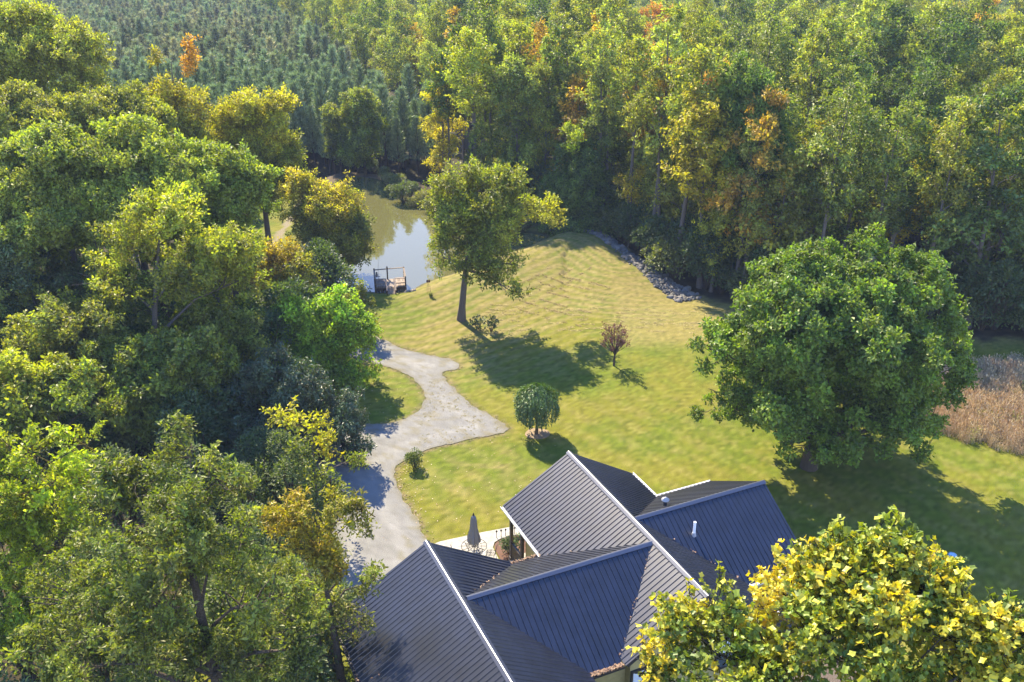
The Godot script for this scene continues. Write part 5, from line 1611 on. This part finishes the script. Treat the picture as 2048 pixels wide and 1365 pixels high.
func woods() -> void:
	var kinds := []
	#        seed  height radius low narrow loose
	var plan := [[401, 15.5, 2.0, 0.30, 1.0, 1.0], [402, 17.5, 1.7, 0.42, 1.1, 0.8], [403, 14.0, 2.5, 0.28, 0.9, 1.0], [404, 18.5, 2.1, 0.50, 1.0, 0.7], [405, 12.5, 1.9, 0.22, 0.8, 1.1], [406, 15.5, 2.6, 0.45, 1.2, 0.7], [407, 17.5, 1.5, 0.35, 0.8, 0.6], [408, 11.5, 2.2, 0.18, 0.8, 1.0], [409, 15.5, 1.9, 0.55, 1.2, 0.4], [410, 10.0, 2.1, 0.15, 0.7, 1.0]]
	for p in plan: kinds.append(wood_shapes(p[0], p[1], p[2], p[3], p[4], p[5]))
	# leaf colours: [tint, share, words]
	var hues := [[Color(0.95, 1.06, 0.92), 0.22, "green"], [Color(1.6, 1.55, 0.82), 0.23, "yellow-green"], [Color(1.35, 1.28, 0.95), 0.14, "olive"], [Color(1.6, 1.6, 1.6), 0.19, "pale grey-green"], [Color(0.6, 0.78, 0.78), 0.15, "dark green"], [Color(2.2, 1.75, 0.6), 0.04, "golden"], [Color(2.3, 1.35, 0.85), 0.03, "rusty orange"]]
	var paints := []
	for h in hues:
		var c: Color = h[0]
		paints.append(leafy("woods_leaf_" + h[2].replace(" ", "_").replace("-", "_"), 0.5, 0.45))
		(paints[-1] as StandardMaterial3D).albedo_color = c.linear_to_srgb()
	var forms := ["upright", "tall slender", "broad", "tall high-crowned", "low dense", "spreading", "narrow", "short bushy", "thin-topped", "low narrow"]
	rng.seed = 411
	var spots := []
	var z := -62.0
	while z > -345.0:
		var gap := 3.7 if z > -110.0 else (4.7 if z > -190.0 else 6.4)
		var x := -0.60 * absf(z) - 10.0
		while x < 0.60 * absf(z) + 14.0:
			var p := Vector2(x + rnd(-0.42, 0.42) * gap, z + rnd(-0.42, 0.42) * gap)
			var ok := false
			if p.x > -9.5: ok = p.y < woods_edge(p.x) - 1.6 and inside_dist(p, pond_poly) < -3.0
			elif p.y < -107.0: ok = p.x > pine_edge(p.y) + 1.2
			if p.x < -6.0 and p.x > -30.0 and p.y > -127.0 and p.y < -98.0: ok = false
			if ok: spots.append([p, 1.0])
			x += gap
		z -= gap
	# tall trees right at the rim, which shade the dam and the lawn before the maple
	for q in [[-3.5, -91.0], [0.5, -89.6], [3.2, -88.6], [5.6, -87.6], [8.2, -85.6], [10.6, -82.4], [12.4, -78.6], [14.0, -75.2], [15.6, -72.6], [18.0, -70.6], [20.4, -68.4], [23.0, -66.4], [26.5, -64.6], [30.0, -63.6], [33.5, -62.8]]:
		spots.append([Vector2(q[0], q[1]), 1.12])
	# woods behind and left of the trees beside the drive
	z = -26.0
	while z > -98.0:
		var x := -66.0
		while x < -15.0:
			var p := Vector2(x + rnd(-1.6, 1.6), z + rnd(-1.6, 1.6))
			var rim := -16.0 if z > -64.0 else -25.5
			if p.x < rim and p.y < -24.0 and not (p.y > -46.0 and p.x > -26.0): spots.append([p, 0.62])
			x += 4.6
		z -= 4.6
	spots.sort_custom(func(a, b): return a[0].length() < b[0].length())
	var single := 0
	var places := []
	var tints := []
	for k in kinds.size():
		places.append([])
		tints.append(PackedColorArray())
	for e in spots:
		var p: Vector2 = e[0]
		var k := rng.randi() % kinds.size()
		var size: float = rnd(0.80, 1.12) * e[1]
		if p.x > -9.5: size *= 1.05 if p.y > -90.0 else 1.2
		var roll := rng.randf()
		var hue := 0
		while hue < hues.size() - 1 and roll > hues[hue][1]:
			roll -= hues[hue][1]
			hue += 1
		if e[1] < 0.9 and hue >= 5: hue = 0
		if p.y < -225.0 and (p.x > 62.0 or p.x < -45.0) and rng.randf() < 0.7: hue = 4  # shade on the far hillsides, painted in as the dark leaf tint
		var lean := Basis(Vector3(rnd(-1, 1), 0, rnd(-1, 1)).normalized(), rnd(0, 0.07))
		var t := Transform3D(lean * Basis(Vector3.UP, rng.randf() * TAU).scaled(Vector3(size * rnd(0.9, 1.15), size, size * rnd(0.9, 1.15))), up_at(p.x, p.y))
		var seen := absf(p.x) < 0.56 * absf(p.y) + 4.0
		if seen and single < 300:
			var region := "behind the shade maple" if p.x > 12.0 and p.x < 26.0 else "behind the dry meadow" if p.x >= 26.0 else "above riprap and pond" if p.x > -9.0 else "behind the trees left of the drive"
			var row := "in the front row" if p.x > -9.0 and p.y > woods_edge(p.x) - 9.0 else "deeper in" if p.x > -9.0 else "low in the woods"
			var band: String = ["left of the pond", "at the pond", "above the leaning lone tree", "above the spillway", "left of the maple's top", "above the maple", "at the right edge"][clampi(int((p.x / absf(p.y) + 0.55) / 1.1 * 7.0), 0, 6)]
			var o := thing("hardwood_tree", "%s %s hardwood %s, %s" % [forms[k], hues[hue][2], row, band], "tree", Vector3.ZERO, 0.0, "%s hardwoods %s" % [hues[hue][2], region])
			o.transform = t
			put("trunk", kinds[k][0], mat["bark"], o)
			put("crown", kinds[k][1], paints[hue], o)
			single += 1
		else:
			places[k].append(t)
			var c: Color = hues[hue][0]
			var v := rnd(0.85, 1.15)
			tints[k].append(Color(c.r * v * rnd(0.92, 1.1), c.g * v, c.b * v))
	var rest := thing("distant_woods", "mixed autumn hardwood forest filling the valley and far hills", "forest")
	rest.set_meta("kind", "stuff")
	for k in kinds.size():
		scatter("trunk" if k == 0 else "trunk_%03d" % k, kinds[k][0], mat["bark"], places[k], PackedColorArray(), rest)
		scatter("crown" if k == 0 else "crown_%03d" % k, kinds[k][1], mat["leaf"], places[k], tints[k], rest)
	far_hills(kinds)


func far_hills(kinds: Array) -> void:
	# wooded hills to the horizon, thinner the farther they lie
	rng.seed = 512
	var places := []
	var tints := PackedColorArray()
	var z := -350.0
	while z > -1060.0:
		var gap := 6.0 if z > -450.0 else 11.0
		var x := -0.75 * absf(z)
		while x < 0.75 * absf(z):
			var p := Vector2(x + rnd(-0.4, 0.4) * gap, z + rnd(-0.4, 0.4) * gap)
			var k := 1.15 if z > -450.0 else 2.0
			places.append(Transform3D(Basis(Vector3.UP, rng.randf() * TAU).scaled(Vector3(k * 1.2, k * 0.9, k * 1.2)), up_at(p.x, p.y)))
			var v := rnd(0.7, 1.2)
			tints.append(Color(v * rnd(0.9, 1.6), v * rnd(1.0, 1.3), v * 0.85))
			x += gap
		z -= gap
	# and the hillsides to either side of the woods, outside the picture
	z = -60.0
	while z > -350.0:
		for s in [-1.0, 1.0]:
			var from := 0.60 * absf(z) + (24.0 if s < 0 else 14.0)
			var x := from
			while x < absf(z) * 1.1 + 70.0:
				var p := Vector2(s * x + rnd(-3, 3), z + rnd(-3, 3))
				if not (s < 0 and z > -100.0 and p.x > -68.0):
					places.append(Transform3D(Basis(Vector3.UP, rng.randf() * TAU).scaled(Vector3(1.5, rnd(0.7, 1.0), 1.5)), up_at(p.x, p.y)))
					var v := rnd(0.7, 1.2)
					tints.append(Color(v * rnd(0.9, 1.5), v * rnd(1.0, 1.3), v * 0.85))
				x += 7.5
		z -= 7.5
	var o := scatter("hill_forest", kinds[2][1], mat["leaf"], places, tints)
	describe(o, "hazy forest on the far hills", "forest")


# ================================================================ ground cover
func stone_mesh(seed_: int) -> ArrayMesh:
	var r := RandomNumberGenerator.new()
	r.seed = seed_
	var s := Shape.new()
	var ico := SphereMesh.new()
	ico.radial_segments = 7
	ico.rings = 3
	ico.radius = 1.0
	ico.height = 2.0
	var a := ico.get_mesh_arrays()
	var v: PackedVector3Array = a[Mesh.ARRAY_VERTEX]
	var idx: PackedInt32Array = a[Mesh.ARRAY_INDEX]
	var n := FastNoiseLite.new()
	n.seed = seed_
	n.frequency = 0.6
	var c := Color(0.125, 0.115, 0.095) if seed_ > 90 else Color(0.30, 0.24, 0.17)
	for i in range(0, idx.size(), 3):
		var p := []
		for j in 3:
			var q := v[idx[i + j]]
			p.append(q * (1.0 + 0.7 * n.get_noise_3dv(q * 1.4)))
		s.tri(p[0], p[1], p[2], (p[0] + p[1] + p[2]), c)
	return s.mesh()


func rocks() -> void:
	var line := points2([3.0, -83.6, 5.0, -83.2, 7.4, -81.0, 9.6, -77.2, 11.2, -73.2, 13.2, -68.8])
	rng.seed = 601
	var places := []
	var tints := PackedColorArray()
	for i in 1100:
		var t := rng.randf() * (line.size() - 1)
		var k := int(t)
		var p := line[k].lerp(line[k + 1], t - k)
		var side := (line[k + 1] - line[k]).orthogonal().normalized()
		if side.x < 0: side = -side
		p += side * (rnd(0.0, 0.5 + 0.35 * t) + rng.randfn() * 0.16)
		var r := 0.08 + 0.22 * pow(rng.randf(), 2.0)
		places.append(Transform3D(upright(ball(), rng.randf() * TAU).scaled(Vector3(r * rnd(0.8, 1.4), r * 0.8, r)), up_at(p.x, p.y) + Vector3(0, r * 0.3, 0)))
		var v := rnd(0.7, 1.35)
		tints.append(Color(v, v * rnd(0.97, 1.02), v * rnd(0.95, 1.06)))
	describe(scatter("riprap", stone_mesh(101), mat["stone"], places, tints), "grey broken riprap stones lining the spillway beside the grassed dam", "stones")


func blades(seed_: int, n: int, h: float, spread: float, col: Color, col2: Color) -> ArrayMesh:
	rng.seed = seed_
	var s := Shape.new()
	for i in n:
		var p := Vector3(rnd(-1, 1) * spread, 0, rnd(-1, 1) * spread)
		var dir := Vector3(rnd(-0.35, 0.35), 1, rnd(-0.35, 0.35)).normalized()
		var side := dir.cross(ball()).normalized() * 0.014
		var long := h * rnd(0.6, 1.15)
		var c := col.lerp(col2, rng.randf())
		s.tri(p - side, p + dir * long, p + side, ball(), c)
		var head := p + dir * long * 0.85
		leaf(s, head, (dir + ball() * 0.3).normalized(), ball(), 0.17, 0.05, c * 1.1)
		leaf(s, p + dir * long * 0.5, (dir + ball() * 0.9).normalized(), ball(), 0.28, 0.03, c)
	return s.mesh()


func meadow_grass() -> void:
	var m := blades(701, 16, 0.85, 0.22, Color(0.35, 0.28, 0.155), Color(0.50, 0.41, 0.25))
	rng.seed = 702
	var places := []
	var tints := PackedColorArray()
	while places.size() < 7000:
		var p := Vector2(rnd(20.5, 50.0), rnd(-57.5, -36.5))
		var d := inside_dist(p, meadow_poly)
		if d < patch.get_noise_2d(p.x * 8.0, p.y * 8.0) * 0.5: continue
		var k := rnd(0.75, 1.2) * (0.75 + 0.25 * smoothstep(0.0, 1.5, d))
		places.append(Transform3D(Basis(Vector3.UP, rng.randf() * TAU).scaled(Vector3(k, k * rnd(0.8, 1.2), k)), up_at(p.x, p.y)))
		var v := rnd(0.8, 1.2)
		tints.append(Color(v, v * rnd(0.95, 1.05), v) if rng.randf() > 0.03 else Color(0.7, 1.0, 0.4))
	describe(scatter("meadow_grass", m, mat["dry_grass"], places, tints), "tall dry pinkish brown grass in the unmown field behind the maple", "dry grass")


func lawn_litter() -> void:
	rng.seed = 801
	# fallen leaves near the drive and the house
	var places := []
	var tints := PackedColorArray()
	for i in 620:
		var p := Vector2(rnd(-6.6, 2.5), rnd(-47.5, -36.8))
		if i % 3 == 0: p = Vector2(rnd(-13.0, -5.5), rnd(-56.0, -48.6))
		if i % 3 == 1: p = Vector2(-6.2 + absf(rng.randfn()) * 1.1, rnd(-44.0, -37.0))
		if inside_dist(p, drive_poly) > 0.1 and rng.randf() < 0.8: continue
		places.append(Transform3D(upright(Vector3(rnd(-0.5, 0.5), 1, rnd(-0.5, 0.5)), rng.randf() * TAU).scaled(Vector3.ONE * rnd(0.35, 0.75)), up_at(p.x, p.y) + Vector3(0, 0.03, 0)))
		tints.append(Color(0.30, 0.18, 0.09).lerp(Color(0.58, 0.50, 0.36), rng.randf()))
	describe(scatter("fallen_leaves", dry_leaf(), mat["dry_grass"], places, tints), "dry brown leaves scattered over the lawn", "leaves")
	# rows of clippings on the dam
	places = []
	tints = PackedColorArray()
	for row in 14:
		var off := 3.6 + row * 0.62
		var lean := rnd(-0.06, 0.06)
		for i in 150:
			var t := i / 149.0
			var p := Vector2(2.0, -77.5).lerp(Vector2(9.2, -73.5), t)
			var c := Vector2(-3.5, -70.5).lerp(Vector2(2.0, -77.5), t) if row % 2 else p
			var side := Vector2(-0.35, 0.94) if row % 2 == 0 else Vector2(0.70, 0.55)
			p = c + side * (off + lean * t * 8.0) + Vector2(rng.randfn(), rng.randfn()) * 0.07
			if patch.get_noise_2d(p.x * 6.0 + row * 17.0, p.y * 6.0) < 0.02: continue
			if p.y > -60.0 or (row % 2 and row > 6) or (row % 2 == 0 and t < 0.3): continue
			places.append(Transform3D(Basis(Vector3.UP, rng.randf() * TAU).scaled(Vector3(rnd(0.6, 1.3), rnd(0.5, 1.1), rnd(0.6, 1.3))), up_at(p.x, p.y)))
			tints.append(Color(0.25, 0.19, 0.08) * rnd(0.8, 1.4))
	for row in 9:   # level rows in front of the dam
		for i in 420:
			var p := Vector2(-2.0 + i * 0.062 * 1.0, -66.2 + row * 0.55 + sin(i * 0.02 + row) * 0.3) + Vector2(rng.randfn(), rng.randfn()) * 0.06
			if patch.get_noise_2d(p.x * 5.0 + row * 7.0, p.y * 7.0) < 0.12: continue
			places.append(Transform3D(Basis(Vector3.UP, rng.randf() * TAU).scaled(Vector3(rnd(0.6, 1.3), rnd(0.4, 0.9), rnd(0.6, 1.3))), up_at(p.x, p.y)))
			tints.append(Color(0.28, 0.23, 0.09) * rnd(0.7, 1.5))
	var s := Shape.new()
	for i in 9: leaf(s, Vector3(rnd(-0.07, 0.07), 0.0, rnd(-0.07, 0.07)), Vector3(rnd(-1, 1), rnd(0.15, 0.6), rnd(-1, 1)).normalized(), Vector3.UP, rnd(0.06, 0.12), 0.03, Color.WHITE)
	describe(scatter("grass_clippings", s.mesh(), mat["dry_grass"], places, tints), "rows of dry grass clippings left by the mower on the dam", "clippings")
	# weeds along the drive, ragged grass at its edge
	places = []
	tints = PackedColorArray()
	for i in drive_poly.size():
		var a := drive_poly[i]
		var b := drive_poly[(i + 1) % drive_poly.size()]
		for j in int(a.distance_to(b) * 14.0):
			var p := a.lerp(b, rng.randf()) + Vector2(rng.randfn(), rng.randfn()) * 0.13
			places.append(Transform3D(Basis(Vector3.UP, rng.randf() * TAU).scaled(Vector3.ONE * rnd(0.5, 1.1)), up_at(p.x, p.y)))
			tints.append(Color(0.15, 0.17, 0.04).lerp(Color(0.26, 0.20, 0.10), rng.randf()))
	for i in 420:
		var p := Vector2(rnd(-5.5, -0.6), rnd(-54.0, -46.3))
		var d := inside_dist(p, drive_poly)
		if d < 0.2 or d > 1.6: continue
		places.append(Transform3D(Basis(Vector3.UP, rng.randf() * TAU).scaled(Vector3.ONE * rnd(0.4, 0.9)), up_at(p.x, p.y) + Vector3(0, 0.03, 0)))
		tints.append(Color(0.22, 0.21, 0.06).lerp(Color(0.33, 0.27, 0.14), rng.randf()))
	describe(scatter("drive_edge_grass", s.mesh(), mat["dry_grass"], places, tints), "ragged grass and weeds along the gravel edge", "grass")
